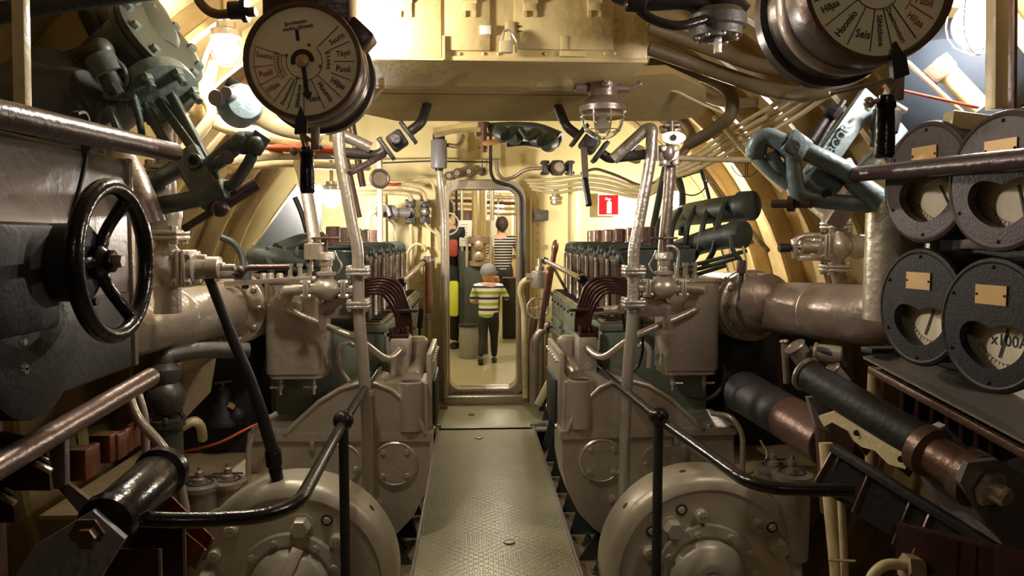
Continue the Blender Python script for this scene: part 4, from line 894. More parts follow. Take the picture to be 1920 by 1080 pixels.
t = rail('grab_rail', P(284, 706, 1.9), V(-.90, .75, .862), .023, 'worn_brown', 'shiny worn steel rail along the bottom of the grey switchboard at the left', (-.04, 0, -.02))
t = thing('conduit', 'thick grey pipe rising between the grey switchboard and the brass coloured valve at the left', 'conduit')
mb = MB(); mb.tube([P(225, 280, 2.15), P(262, 360, 2.1), P(285, 420, 2.1)], .036, 20, .05); mb.build('pipe', 'silver_aged', t)
for px0, px1, col, lb in ((30, 52, 'cream_pipe', 'slim pale painted stanchion at the upper left edge'),):
    mb = MB(); a = P((px0+px1)/2-5, -120, 1.45); b = P((px0+px1)/2+2, 212, 1.45); mb.bar(a, b, .022, .022, bev=.002); tag(mb.build('stanchion', col), lb, 'stanchion')
t = thing('frame_post', 'pale painted angle iron post above the round meters at the right edge', 'post')
mb = MB(); mb.bar(P(1870, -160, 1.65), P(1868, 205, 1.65), .035, .03, bev=.002); mb.build('angle', 'cream_pipe', t)
mb = MB(); mb.bar(P(1898, -160, 1.66), P(1896, 210, 1.66), .028, .008, bev=.001); mb.build('web', 'purple_brown', t)
mb = MB(); a = P(1775, 250, 1.68); mb.box(P(1850, 235, 1.68), (.19, .04, .04), (0, .12, 0), bev=.004); mb.build('foot_rail', 'cream_pipe', t)
# ---------------------------------------------------------------- right meters
def meter(px, py, d, r_, label, plate=True, lower=True, word=None, m='black_pit', nd=-70):
    t = thing('panel_meter', label, 'meter'); c = P(px, py, d)
    out = V(-1, -.13, 0).normalized(); u = V(out.y, -out.x, 0).normalized(); v = V(0, 0, 1)     # u = reading direction seen from the walkway
    if u.y > 0: u = -u
    def pt(x, z, h=0.): return c+u*x*r_+v*z*r_+out*h
    seg = 64
    o = [(math.cos(2*PI*k/seg), math.sin(2*PI*k/seg)) for k in range(seg)]
    def hole(a):                                        # heart-shaped window low in the front plate
        x, z = math.cos(a), math.sin(a); zz = -.22+ (z*.47 if z < 0 else z*.40*(1-.55*(1-abs(x))))
        return (x*(.62 if z > 0 else .62*(1-.22*abs(z)**2)), zz)
    i_ = [hole(2*PI*k/seg) for k in range(seg)]
    mb = MB(); mb.frame([pt(x*.985, z*.985, .0) for x, z in o], [pt(x, z, 0) for x, z in i_], out*-.02); mb.build('front_plate', m, t)
    mb = MB(); mb.lathe([(r_, -.012), (r_*1.0, -.10), (r_*.9, -.11)], c, out, 64, cap=False); mb.torus(c+out*-.008, out, r_*.985, .010, 64, 8); mb.build('case', m, t)
    mb = MB(); mb.prism([pt(x*.9, z*.9, -.045) for x, z in o], out*-.004); f = mb.build('dial', 'dial_aged', t)
    ink = MB()
    for k in range(17):
        a = math.radians(215+110*k/16); l_ = .10 if k % 4 == 0 else .05
        ink.bar(c+u*(math.cos(a)*r_*.62)+v*(math.sin(a)*r_*.62+.25*r_*0-.0)+out*-.0445, c+u*(math.cos(a)*r_*(.62+l_))+v*(math.sin(a)*r_*(.62+l_))+out*-.0445, .0014, .0006, up=out, bev=0)
    for k in range(36):
        a0 = math.radians(215+110*k/36); a1 = math.radians(215+110*(k+1)/36)
        ink.bar(c+u*(math.cos(a0)*r_*.62)+v*(math.sin(a0)*r_*.62)+out*-.0445, c+u*(math.cos(a1)*r_*.62)+v*(math.sin(a1)*r_*.62)+out*-.0445, .001, .0006, up=out, bev=0)
    if word: text_mesh(ink, word, .036, pt(.02, -.26, -.0448), u, v, out)
    ink.build('scale', 'dial_ink', f, smooth=False)
    mb = MB(); a = math.radians(nd); q0 = pt(0, -.05, -.042); q1 = pt(math.cos(a)*.55, math.sin(a)*.55, -.042); mb.bar(q0, q1, .004, .001, up=out, bev=0); mb.build('pointer', 'dial_ink', f)
    mb = MB(); mb.prism([pt(x*.88, z*.88, -.022) for x, z in o], out*-.002); 
    if plate:
        mb = MB(); mb.prism([pt(-.31, .62, .001), pt(.28, .62, .001), pt(.28, .32, .001), pt(-.31, .32, .001)], out*.002); p = mb.build('name_plate', 'brass_plate', t)
        mb = MB()
        for x in (-.28, .25): mb.sph(pt(x, .47, .003), .003, seg=8, rings=6)
        mb.each('plate_pin', 'black_matte', p)
    mb = MB()
    for k in range(6): a = PI/2+PI*k/3; mb.sph(pt(math.cos(a)*.90, math.sin(a)*.90, 0), .0045, seg=8, rings=6)
    mb.each('rim_screw', m, t)
    return t
meter(1733, 342, 1.73, .137, 'round black meter of the upper row farther from the camera at the right', m='bakelite', nd=-60)
meter(1876, 340, 1.48, .137, 'round black meter of the upper row nearest the right edge', m='bakelite', nd=-75)
meter(1722, 576, 1.76, .137, 'round black meter of the lower row farther from the camera with a small white dial', nd=-110)
meter(1858, 610, 1.515, .137, 'round black ammeter of the lower row marked x100A', word='x100A', nd=-105)
sb = thing('meter_board', 'dark steel board that carries the four round meters at the right', 'board')
mb = MB(); mb.box((1.125, 1.42, 1.26), (.03, 1.0, .62), bev=.004); mb.build('board', 'black_pit', sb)
mb = MB(); mb.lathe([(.075, -.20), (.075, .12)], (1.045, 1.97, 1.26), (0, 0, 1), 32); mb.build('end_column', 'silver', sb)
mb = MB(); mb.box((1.10, 1.70, 1.29), (.012, .20, .07), bev=.003); mb.build('grey_plate', 'panel_grey', sb)
sh = thing('apron_plate', 'long flat grey canvas-coloured shelf plate under the round meters', 'shelf')
a, b, c_, d_ = P(1618, 672, 2.02), P(1925, 835, 1.45), P(1990, 790, 1.42), P(1680, 650, 2.05)
a2 = P(1640, 655, 2.04)
mb = MB(); mb.prism([a, b, V(1.20, b.y, b.z+.06), V(1.20, a.y, a.z+.03)], (0, 0, .006)); mb.build('plate', 'canvas_grey', sh)
mb = MB(); mb.bar(a+V(.02, 0, -.03), b+V(.02, 0, -.03), .014, .02, bev=.003); mb.build('under_rail', 'brass_dark', sh)
mb = MB(); q = P(1640, 690, 2.04); mb.cyl(q, q-V(0, 0, .28), .018, seg=14); mb.build('leg', 'tan', sh)
mb = MB(); mb.box(P(1655, 656, 2.0), (.10, .05, .014), (0, .0, .1), bev=.002); mb.build('tray', 'black_matte', sh)
# ---------------------------------------------------------------- lower right contactor gear
t = thing('switch_drum', 'long black cylinder with a brown sleeve and nut slanting down to the lower right', 'switch gear')
A = P(1512, 702, 2.0); B = P(1735, 835, 1.68); C = P(1728, 838, 1.66); E = P(1850, 912, 1.50)
mb = MB(); mb.cyl(A, B, .043, .046, seg=32, bev=.005); mb.build('black_tube', 'black_matte', t)
mb = MB(); mb.torus(A, B-A, .040, .010, 32, 8); mb.build('end_ring', 'silver_dark', t)
LE = (E-C).length
mb = MB(); mb.lathe([(.058, 0), (.060, .03), (.046, .04), (.046, LE-.06), (.062, LE-.05), (.062, LE-.02), (.04, LE-.015)], C, E-C, 36); mb.build('brown_sleeve', 'brass_dark', t)
dr = (E-C).normalized(); mb = MB(); mb.hexb(C+dr*(LE+.004), dr, .040, .016); mb.lathe([(.021, LE), (.021, LE+.045), (.016, LE+.05)], C, dr, 24); mb.build('end_nut', 'silver_bright', t)
ep = E+V(.0, 0, 0)
mb = MB(); _, u, v = basis(dr)
def onp(px, py):                                       # point of the plate plane seen at (px, py)
    v_ = P(px, py, 1.5)-CAM; return CAM+v_*((E-CAM).dot(dr)/v_.dot(dr))
mb.prism([onp(*q) for q in ((1800, 905), (1815, 868), (1872, 862), (1960, 912), (1965, 985), (1898, 1042), (1845, 975))], dr*-.012); mb.build('end_bracket', 'bracket_grey', t)
mb = MB(); mb.prism([P(1740, 800, 1.69), P(1760, 790, 1.68), P(1840, 870, 1.68), P(1830, 880, 1.68)], dr*.02)
mb.prism([P(1730, 890, 1.64), P(1780, 880, 1.62), P(1840, 980, 1.55), P(1900, 1040, 1.52), P(1870, 1040, 1.52), P(1770, 960, 1.60)], V(0, .02, 0)); mb.build('cradle', 'bracket_grey', t)
mb = MB(); mb.prism([P(1515, 745, 2.02), P(1560, 745, 2.0), P(1556, 810, 2.0), P(1530, 800, 2.02)], V(0, .02, 0)); mb.build('end_hanger', 'bracket_grey', t)
t = thing('notched_angle', 'pale cream notched angle iron under the long black cylinder at the right', 'angle iron')
pts = [(1535, 782), (1572, 770), (1700, 850), (1698, 880), (1665, 870), (1640, 845), (1615, 838), (1600, 826), (1590, 808), (1560, 792), (1545, 800)]
mb = MB(); mb.prism([P(x, y, 1.95-.0016*(x-1535)) for x, y in pts], V(.012, .02, .0)); mb.build('plate', 'cream_pipe', t)
mb = MB()
for x, y in ((1606, 812), (1689, 861)): mb.lathe([(.008, 0), (.008, .004)], P(x, y, 1.945-.0016*(x-1535)), (-.3, -1, .3), 14)
mb.each('bolt_hole', 'black_matte', t)
for i, (x0, y0, x1, y1, d_) in enumerate(((1582, 800, 1640, 850, 2.0), (1650, 850, 1720, 890, 1.88))):
    mb = MB(); mb.prism([P(x0, y0, d_), P(x0+35, y0-12, d_), P(x1, y1-15, d_), P(x1-15, y1+5, d_)], V(0, .012, 0)); tag(mb.build('copper_strip', 'copper_plate'), ('copper strip showing through the upper notch of the cream angle iron', 'copper strip showing through the lower notch of the cream angle iron')[i], 'strip')
bx = thing('resistor_rack', 'slanted rack beam carrying dark plates at the lower right', 'rack')
mb = MB(); mb.bar(P(1560, 838, 1.86), P(1905, 1052, 1.45), .02, .022, up=(0, 0, 1)); mb.build('rack_beam', 'black_matte', bx)
fins = [((1565, 842), (1530, 905), 1.86), ((1578, 848), (1548, 925), 1.85), ((1632, 885), (1600, 962), 1.78), ((1708, 942), (1676, 1022), 1.68), ((1745, 965), (1712, 1045), 1.62), ((1815, 1010), (1785, 1085), 1.55)]
for i, (a, b, d_) in enumerate(fins):
    p0, p1 = P(*a, d_), P(*b, d_); w_ = P(a[0]+95, a[1]+62, d_-.09)-p0
    f = thing('resistor_plate', ('dark resistor plate at the upper end of the lower right rack', 'second dark resistor plate from the upper end of the lower right rack', 'dark resistor plate behind the gap in the middle of the lower right rack', 'dark resistor plate just below the middle of the lower right rack', 'dark resistor plate second from the lower end of the right rack', 'dark resistor plate at the lowest end of the lower right rack')[i], 'plate')
    mb = MB(); mb.prism([p0, p0+w_, p1+w_+V(.02, 0, 0), p1], V(.002, .012, 0)); mb.build('sheet', 'black_matte', f)
    mb = MB(); mb.bar(p0, p1, .008, .012, bev=.002); mb.build('edge_bead', 'brown_steel', f)
for i in range(7):
    x = 1700+28*i; y = 735+14*i; mb = MB(); p0 = P(x, y, 1.95-.05*i); mb.box(p0+V(.1, .06, -.02), (.26, .012, .09), (0, 0, .5), bev=.002)
    tag(mb.build('contact_plate', 'copper_dark'), 'dark red copper contact plate under the right grey shelf, number '+('one', 'two', 'three', 'four', 'five', 'six', 'seven')[i]+' from its far end', 'plate', 'copper contact plates under the right shelf')
for i in range(7):
    x = 1690+32*i; y = 1020+8*i; mb = MB(); p0 = P(x, y, 1.60-.03*i); mb.box(p0+V(.06, .0, -.05), (.012, .14, .16), (0, 0, .5), bev=.002)
    tag(mb.build('contact_plate', 'copper_dark'), 'dark red copper plate in the bottom right corner, '+('first', 'second', 'third', 'fourth', 'fifth', 'sixth', 'last')[i]+' from the left', 'plate', 'copper plates in the bottom right corner')
# pipes behind them
for i, (pts, r_, m, lb) in enumerate((
    ([(1548, 830, 2.15), (1556, 940, 2.12), (1568, 1060, 2.1), (1572, 1120, 2.1)], .020, 'cream_pipe', 'thick cream vertical pipe under the end of the right handrail'),
    ([(1577, 925, 2.05), (1586, 1120, 2.05)], .011, 'cream_pipe', 'thin cream pipe just right of the thick cream one under the handrail end'),
    ([(1540, 780, 2.2), (1548, 900, 2.2), (1552, 960, 2.2)], .022, 'brass_dark', 'brown bent pipe falling behind the end of the right handrail'),
    ([(1630, 1130, 1.6), (1632, 1080, 1.6), (1660, 1056, 1.6), (1700, 1060, 1.6)], .012, 'cream_pipe', 'cream curved hose at the bottom edge right of the right motor'))):
    t = thing('pipe', lb, 'pipe'); mb = MB(); mb.tube([P(*q) for q in pts], r_, 14, .05); mb.build('pipe_run', m, t)
    if i == 3: mb = MB(); mb.hexb(P(1695, 1062, 1.6), (1, 0, -.2), .03, .04); mb.build('hose_nut', 'tan', t)
    if i == 0: mb = MB(); mb.bar(P(1552, 1050, 2.05), P(1605, 1052, 2.02), .014, .005); mb.build('clip', 'tan', t)
t = thing('exhaust_drum', 'wide dark brown pipe slanting down behind the right motor', 'pipe')
mb = MB(); mb.cyl(P(1395, 735, 2.9), P(1500, 797, 2.45), .085, .077, seg=36); mb.build('dark_part', 'black_matte', t)
mb = MB(); mb.cyl(P(1480, 785, 2.52), P(1560, 835, 2.25), .079, .078, seg=36, bev=.004); mb.build('worn_sleeve', 'brass_dark', t)
mb = MB(); c = P(1390, 665, 3.3); mb.sph(c, .085, (1, .6, 1.15)); tag(mb.build('flywheel_guard', 'black_matte'), 'black rounded guard below the right exhaust flange', 'guard')
# ---------------------------------------------------------------- lower left contactor gear
t = thing('switch_drum', 'short glossy black cylinder clamped in a bracket at the lower left', 'switch gear')
A = P(205, 975, 1.45); B = P(300, 888, 1.70); dr = (B-A).normalized()
mb = MB(); mb.lathe([(.03, -.03), (.052, -.02), (.056, 0), (.046, .015), (.05, .03), (.052, .22), (.046, .235), (.058, .245), (.058, .27), (.03, .28)], A, dr, 40); mb.build('black_tube', 'black_gloss', t)
mb = MB(); _, u, v = basis(dr)
for k in range(9): a = 2*PI*k/9; mb.cyl(B+(u*math.cos(a)+v*math.sin(a))*.040, B+(u*math.cos(a)+v*math.sin(a))*.040+dr*.03, .006, seg=6)
mb.each('terminal_stud', 'silver_dark', t)
mb = MB(); mb.prism([P(180, 952, 1.42), P(240, 1005, 1.40), P(190, 1085, 1.36), P(120, 1140, 1.34), P(30, 1085, 1.36), P(70, 1020, 1.39)], dr*-.014); mb.build('clamp_bracket', 'bracket_grey', t)
mb = MB(); mb.lathe([(.032, 0), (.032, .006)], P(165, 1000, 1.385), -dr, 6); mb.lathe([(.018, 0), (.018, .02)], P(168, 1002, 1.38), -dr, 6); mb.build('clamp_nut', 'brass_dark', t)
mb = MB(); mb.prism([P(100, 905, 1.6), P(122, 903, 1.6), P(172, 942, 1.55), P(150, 965, 1.55)], V(0, .012, 0)); mb.build('steel_lug', 'silver_aged', t)
mb = MB(); mb.bar(P(110, 800, 1.6), P(112, 915, 1.6), .035, .02, up=(0, 1, 0)); mb.build('hanger', 'bracket_grey', t)
for i, (x0, y0, x1, y1, d_) in enumerate(((305, 915, 400, 1010, 1.75), (300, 960, 385, 1030, 1.72), (250, 975, 345, 1080, 1.58), (205, 1030, 300, 1120, 1.5))):
    t = thing('resistor_plate', ('red brown plate farthest back beside the left motor', 'red brown plate second from the back beside the left motor', 'large dark red plate below the glossy black cylinder', 'small dark red plate at the bottom edge below the black cylinder')[i], 'plate')
    mb = MB()
    if i < 2: mb.prism([P(x0, y0, d_), P(x1, y1, d_), P(x1-18, y1+40, d_), P(x0-20, y0+35, d_)], V(0, .006, 0))
    else: mb.prism([P(x0, y0, d_), P(x1, y0, d_), P(x1+2, y1, d_), P(x0-15, y1, d_)], V(0, .006, 0))
    mb.build('sheet', 'copper_plate' if i < 2 else 'copper_dark', t)
    mb = MB(); mb.bar(P(x1, y0 if i > 1 else y1, d_-.003), P(x1+2, y1, d_-.003) if i > 1 else P(x1-18, y1+40, d_-.003), .004, .006, bev=0); mb.build('edge', 'silver_dark', t)
for i, (x, y, w_, h_, d_) in enumerate(((145, 868, 50, 58, 1.75), (172, 862, 14, 56, 1.78), (196, 838, 38, 52, 1.85), (223, 835, 14, 48, 1.88), (238, 826, 8, 46, 1.95), (250, 816, 12, 46, 2.0))):
    mb = MB(); c = P(x, y, d_); mb.box(c, (w_/FPX*d_, .05, h_/FPX*d_), bev=.003); tag(mb.build('contact_block', 'copper_plate'), 'red copper contact block under the left steel rail, '+('nearest', 'second nearest', 'third nearest', 'fourth nearest', 'second farthest', 'farthest')[i]+' of the row', 'contact block', 'copper contact blocks under the left rail')
for i, (x, y) in enumerate(((85, 870), (18, 930))):
    t = thing('contact_finger', ('polished contact finger on a dark red plate at the left edge, the upper one', 'polished contact finger on a dark red plate at the left edge, the lower one')[i], 'contact'); mb = MB(); c = P(x, y, 1.4); mb.prism([P(x-85, y-60, 1.42), P(x, y-40, 1.42), P(x+10, y+50, 1.42), P(x-85, y+50, 1.42)], V(0, .01, 0)); mb.build('plate', 'copper_dark', t)
    mb = MB(); mb.bar(P(x-20, y-2, 1.40), P(x+12, y+14, 1.40), .012, .010); mb.bar(P(x-10, y-14, 1.40), P(x+6, y-6, 1.40), .004, .006, bev=.001); mb.build('finger', 'silver_bright', t)
t = thing('pipe', 'silver bent pipe curving down from the left steel rail', 'pipe')
mb = MB(); mb.tube([P(240, 740, 2.0), P(256, 785, 2.0), P(300, 830, 2.0), P(332, 880, 2.0), P(348, 965, 2.0), P(350, 1000, 2.0)], .0135, 14, .08); mb.build('pipe_run', 'silver', t)
t = thing('pipe', 'short silver pipe just behind the bent one under the left steel rail', 'pipe')
mb = MB(); mb.tube([P(258, 735, 2.1), P(272, 780, 2.1), P(274, 860, 2.1)], .011, 12, .05); mb.build('pipe_run', 'silver', t)
# oil filters
def filt(px, py, d, r_, h, label, m='silver_dark'):
    t = thing('oil_filter', label, 'filter'); c = P(px, py, d)
    mb = MB(); mb.lathe([(r_*.95, -h), (r_, -.01), (r_*1.12, -.008), (r_*1.12, .008), (r_*.9, .014)], c, (0, 0, 1), 32); mb.build('bowl', m, t)
    mb = MB(); mb.lathe([(r_*.45, .012), (r_*.4, .03), (r_*.25, .034), (r_*.25, .055), (r_*.12, .06), (r_*.12, .075)], c, (0, 0, 1), 12); mb.build('cap_nut', m, t)
    mb = MB(); mb.torus(c+V(0, 0, .014), (0, 0, 1), r_*.7, .004, 28, 6); mb.build('seal_ring', 'black_matte', t)
    mb = MB(); mb.bar(c+V(-r_*.9, 0, .035), c+V(r_*.9, 0, .035), .006, .006, bev=0); mb.build('clamp_bar', 'brown_steel', t)
filt(375, 912, 2.7, .062, .25, 'silver grey oil filter nearer the left hull beside the left motor')
filt(428, 905, 2.75, .06, .25, 'dark rimmed oil filter next to the left gear housing', 'silver_dark')
filt(1485, 892, 2.6, .065, .3, 'larger round oil filter beside the right motor')
filt(1449, 878, 2.8, .055, .3, 'smaller round oil filter behind the larger one beside the right motor')
# thin pipes by the gear housings
for s in (-1, 1):
    t = thing('drain_pipe', 'thin silver pipe bending down outside the %s gear housing' % SN[s], 'pipe'); mb = MB(s)
    if s < 0: pts = [PL(520, 775, 3.0), PL(478, 800, 2.98), PL(466, 835, 2.97), PL(466, 915, 2.96)]
    else: pts = [P(1335, 775, 3.1), P(1372, 780, 3.0), P(1393, 812, 2.98), P(1392, 885, 2.96)]
    mb.tube(pts, .0115, 12, .07); mb.build('pipe_run', 'silver', t)
t = thing('capillary', 'thin copper coloured tube looping beside the right oil filters', 'tube'); mb = MB(); mb.tube([P(1425, 825, 3.0), P(1440, 850, 2.98), P(1432, 870, 2.96), P(1408, 895, 2.94)], .004, 8, .05); mb.build('tube', 'brass', t)
# black lever, left
t = thing('lever', 'long black tubular lever slanting down to the left motor', 'lever')
mb = MB(); mb.tube([P(390, 515, 2.35), P(430, 620, 2.42), P(480, 740, 2.50), P(512, 850, 2.58)], .021, 20, .12, rs=[.75, .85, .95, 1, 1]); mb.build('shaft', 'black_matte', t)
mb = MB(); mb.cyl(P(511, 845, 2.58), P(514, 872, 2.59), .028, seg=24, bev=.002); mb.cyl(P(514, 870, 2.59), P(522, 908, 2.60), .022, seg=24); mb.build('socket', 'black_gloss', t)
mb = MB(); mb.bar(P(385, 500, 2.35), P(420, 498, 2.35), .03, .02); mb.build('head_link', 'silver_bright', t)
# tanks and oddments in the left shadow
t = thing('drain_valve', 'dark bronze valve with a round body standing below the left exhaust pipe', 'valve')
c = P(312, 745, 2.6); mb = MB(); mb.sph(c, .062, (1, 1, 1.1)); mb.lathe([(.05, -.20), (.05, -.10), (.06, -.10), (.06, -.075), (.04, -.07)], c, (0, 0, 1), 24); mb.lathe([(.04, .05), (.055, .08), (.055, .10), (.03, .12)], c, (0, 0, 1), 24); mb.cyl(c+V(0, 0, -.2), c+V(0, 0, -.45), .035); mb.build('body', 'iron_dark', t)
mb = MB(); mb.tube([c+V(0, 0, .10), c+V(.0, 0, .14), c+V(.08, .1, .15), c+V(.22, .2, .13)], .030, 16, .06); mb.build('branch_pipe', 'iron_dark', t)
mb = MB()
for k in range(6): mb.hexb(c+V(math.cos(k)*.056, math.sin(k)*.056, -.08), (0, 0, 1), .009, .02)
mb.each('body_bolt', 'iron_dark', t)
t = thing('day_tank', 'tan plate sided tank with welded seam in the shadow under the left exhaust flange', 'tank')
mb = MB(); mb.prism([P(345, 700, 2.95), P(408, 655, 2.95), P(395, 735, 2.95), P(342, 790, 2.95)], V(-.25, .35, 0)); mb.build('shell', 'tan', t)
mb = MB(); mb.tube([P(345, 700, 2.94), P(408, 655, 2.94)], .008, 8, 0); mb.build('weld', 'tan', t)
t = thing('bilge_valve', 'small dark valve with tee handle and tag beyond the left gear housing', 'valve')
c = P(420, 775, 3.35); mb = MB(); mb.lathe([(.07, -.05), (.07, -.03), (.05, .0), (.05, .03), (.03, .06), (.03, .11), (.02, .12)], c, (0, 0, 1), 24); mb.sph(c+V(.06, 0, -.01), .045, seg=16, rings=10); mb.build('body', 'black_matte', t)
mb = MB(); mb.bar(c+V(-.04, 0, .135), c+V(.04, 0, .145), .010, .010); mb.cyl(c+V(0, 0, .1), c+V(0, 0, .14), .006, seg=8); mb.build('tee_handle', 'silver_dark', t)
mb = MB(); mb.box(c+V(.05, -.05, .045), (.03, .006, .022), (0, .5, 0)); mb.build('tag', 'brass_plate', t)
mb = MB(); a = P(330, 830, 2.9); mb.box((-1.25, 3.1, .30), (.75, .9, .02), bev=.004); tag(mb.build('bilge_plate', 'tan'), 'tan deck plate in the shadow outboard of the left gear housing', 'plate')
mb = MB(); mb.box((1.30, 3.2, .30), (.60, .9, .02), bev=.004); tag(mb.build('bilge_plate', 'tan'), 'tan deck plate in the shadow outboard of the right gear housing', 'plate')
t = thing('pipe_stub', 'pale yellow elbow pipe stub low at the left beyond the bronze valve', 'pipe'); mb = MB(); mb.tube([P(342, 800, 2.8), P(365, 787, 2.8), P(378, 800, 2.85), P(380, 822, 2.9)], .018, 12, .03); mb.build('elbow', 'cream_pipe', t)
mb = MB(); mb.tube([P(340, 848, 2.9), P(410, 832, 2.9), P(470, 800, 2.95), P(520, 780, 3.0)], .005, 8, .05); tag(mb.build('wire', 'red_paint'), 'thin red wire lying on the tan plate at the left', 'wire')
# under right exhaust
t = thing('pipe_cluster', 'dark tangle of bronze unions under the right exhaust pipe', 'pipes')
for i, (a, b, r_) in enumerate((((1490, 650, 2.6), (1520, 690, 2.6), .035), ((1530, 660, 2.55), (1580, 665, 2.5), .03), ((1560, 690, 2.5), (1585, 720, 2.5), .025), ((1470, 640, 2.7), (1475, 720, 2.7), .012))):
    mb = MB(); mb.cyl(P(*a), P(*b), r_, seg=20, bev=.004); mb.torus(P(*a), P(*b)-P(*a), r_, .006, 20, 6); mb.build('union', 'silver_dark', t)
mb = MB(); mb.tube([P(1520, 655, 2.55), P(1560, 660, 2.5), P(1595, 700, 2.5), P(1595, 740, 2.5)], .014, 12, .04); mb.build('hose', 'black_matte', t)
t = thing('door_panel', 'brownish cream door panel low on the right hull behind the exhaust pipe', 'panel')
mb = MB(); a = P(1425, 640, 3.6); b = P(1485, 760, 3.6); mb.box(((a.x+b.x)/2, 3.62, (a.z+b.z)/2), (b.x-a.x, .03, a.z-b.z), bev=.004); mb.build('panel', 'tan', t)
mb = MB(); mb.bar(P(1468, 655, 3.0), P(1470, 760, 3.0), .035, .03, up=(0, 1, 0)); mb.build('edge_post', 'copper_dark', t)

for s in (-1, 1):
    t = thing('shade_backing', 'dark switchgear backing added to darken the %s hull behind the contact gear' % SN[s], 'cabinet')  # dark backing added to cut the hull's brightness behind the contacts
    mb = MB(s); mb.box((1.62, 1.35, .42), (.10, 2.1, .98), bev=.01); mb.build('shade_back_panel', 'black_pit', t)
    mb = MB(s); mb.box((1.42, .95, .905), (.46, 1.3, .03), bev=.005); mb.build('top_plate', 'panel_grey', t)
    for k in range(4): mb = MB(s); mb.box((1.54, .75+.50*k, .42), (.08, .05, .96), bev=.006); mb.build('frame_post', 'brown_steel', t)

t = thing('hull_beam', 'tan angle beam running up the dark hull at the upper left corner', 'beam')
mb = MB(); mb.bar(P(40, 235, 2.6), P(235, 35, 2.5), .035, .05, up=(0, -1, 0)); mb.bar(P(60, 240, 2.62), P(245, 50, 2.52), .05, .012, up=(0, -1, 0)); mb.build('angle', 'tan', t)
mb = MB(); mb.bar(P(165, 15, 2.4), P(190, 60, 2.4), .02, .03, up=(0, -1, 0)); mb.build('clip', 'iron_dark', t)
for k, pts in enumerate(([(-30, 30, 2.2), (120, 0, 2.2), (330, -25, 2.2)], [(-30, 0, 2.3), (150, -15, 2.3), (300, -50, 2.3)], [(-30, 110, 2.7), (60, 70, 2.7), (170, 5, 2.7)])):
    mb = MB(); mb.tube([P(*q) for q in pts], .03, 16, .2); tag(mb.build('deckhead_duct', 'black_matte'), ('front', 'topmost', 'lowest')[k]+' of the dark ducts under the deckhead in the upper left corner', 'duct')
t = thing('strut', 'cream strut slanting behind the lever of the right telegraph', 'strut'); mb = MB(); mb.bar(P(1700, 115, 2.0), P(1812, 218, 1.95), .014, .01); mb.build('bar', 'cream_pipe', t)
t = thing('strut', 'red edged cream strip crossing the blue drum at the upper right', 'strip'); mb = MB(); mb.bar(P(1655, 162, 1.98), P(1835, 202, 1.95), .014, .006, up=(0, 0, 1)); mb.build('bar', 'red_paint', t)
t = thing('union_pipe', 'cream union pipe below the bright upper right lamp', 'pipe'); mb = MB(); mb.cyl(P(1760, 120, 2.05), P(1840, 205, 2.0), .028, seg=20); mb.build('pipe_run', 'cream_pipe', t)
mb = MB(); mb.hexb(P(1752, 118, 2.04), P(1840, 205, 2.0)-P(1760, 120, 2.05), .04, .05); mb.build('union_nut', 'silver', t)
mb = MB(); mb.bar(P(1640, 300, 2.3), P(1560, 420, 2.4), .06, .05, up=(0, -1, 0)); tag(mb.build('hull_pipe', 'silver_aged'), 'brown grey pipe slanting down behind the right telegraph lever', 'pipe')
# ---------------------------------------------------------------- fittings on and near the bulkhead
def pipe(name, label, pts, r, m, cat='pipe', fil=.05, seg=12, group=None, part=None):
    mb = MB(); mb.tube([P(*q) for q in pts], r, seg, fil); o = mb.build(name, m); return tag(o, label, cat, group)
def small_valve(c, k, m, label, ax=(1, 0, 0), hub=(0, -1, 0), name='valve'):
    """compact flanged valve: two end flanges across ax and a round cap towards hub"""
    t = thing(name, label, 'valve'); c = Vector(c); a = Vector(ax).normalized(); h = Vector(hub).normalized()
    mb = MB(); mb.lathe([(.02*k, -.09*k), (.02*k, -.05*k), (.045*k, -.03*k), (.048*k, 0), (.045*k, .03*k), (.02*k, .05*k), (.02*k, .09*k)], c, a, 20); mb.cyl(c, c+h*.06*k, .034*k); mb.build('body', m, t)
    mb = MB(); mb.lathe([(.030*k, .05*k), (.030*k, .072*k), (.024*k, .08*k)], c, h, 20); mb.build('cap', 'silver_dark', t)
    for s_ in (-1, 1):
        mb = MB(); flange(mb, c+a*s_*.075*k, a, .042*k, .012*k, 4, True, .010*k); mb.build('end_flange', m, t)
    return t
t = thing('cable_box', 'grey cylindrical cable box above the upper left corner of the door', 'box')
c = P(823, 290, 5.6); mb = MB(); mb.lathe([(.056, -.10), (.060, -.09), (.060, .10), (.054, .108)], c, (0, 0, 1), 32); mb.build('canister', 'grey_plastic', t)
mb = MB(); mb.lathe([(.045, .108), (.045, .15), (.03, .16)], c, (0, 0, 1), 24); mb.lathe([(.03, -.12), (.03, -.10)], c, (0, 0, 1), 16); mb.each('end_cap', 'black_matte', t)
mb = MB(); mb.tube([P(823, 318, 5.6), P(826, 345, 5.6), P(832, 400, 5.68), P(835, 745, 5.74)], .024, 16, .1); mb.build('conduit', 'silver', t)
mb = MB(); mb.tube([P(840, 272, 5.6), P(858, 275, 5.65), P(866, 265, 5.7), P(868, 255, 5.8)], .017, 12, .04); mb.build('side_elbow', 'silver_dark', t)
for i, (px, py, r_) in enumerate(((842, 330, .034), (858, 325, .038), (879, 322, .034))):
    t = thing('round_plug', 'round screwed plug above the door, %s of the row of three' % ('leftmost', 'middle and largest', 'rightmost')[i], 'plug')
    c = P(px, py, 5.85); mb = MB(); mb.lathe([(r_, -.03), (r_, .03), (r_*.9, .035), (r_*.86, .03), (r_*.6, .03), (r_*.55, .045), (r_*.3, .045)], c, (0, -1, 0), 28); mb.build('body', 'silver', t)
    mb = MB(); mb.torus(c+V(0, -.032, 0), (0, -1, 0), r_*.72, .0025, 24, 6); mb.build('ring', 'black_matte', t)
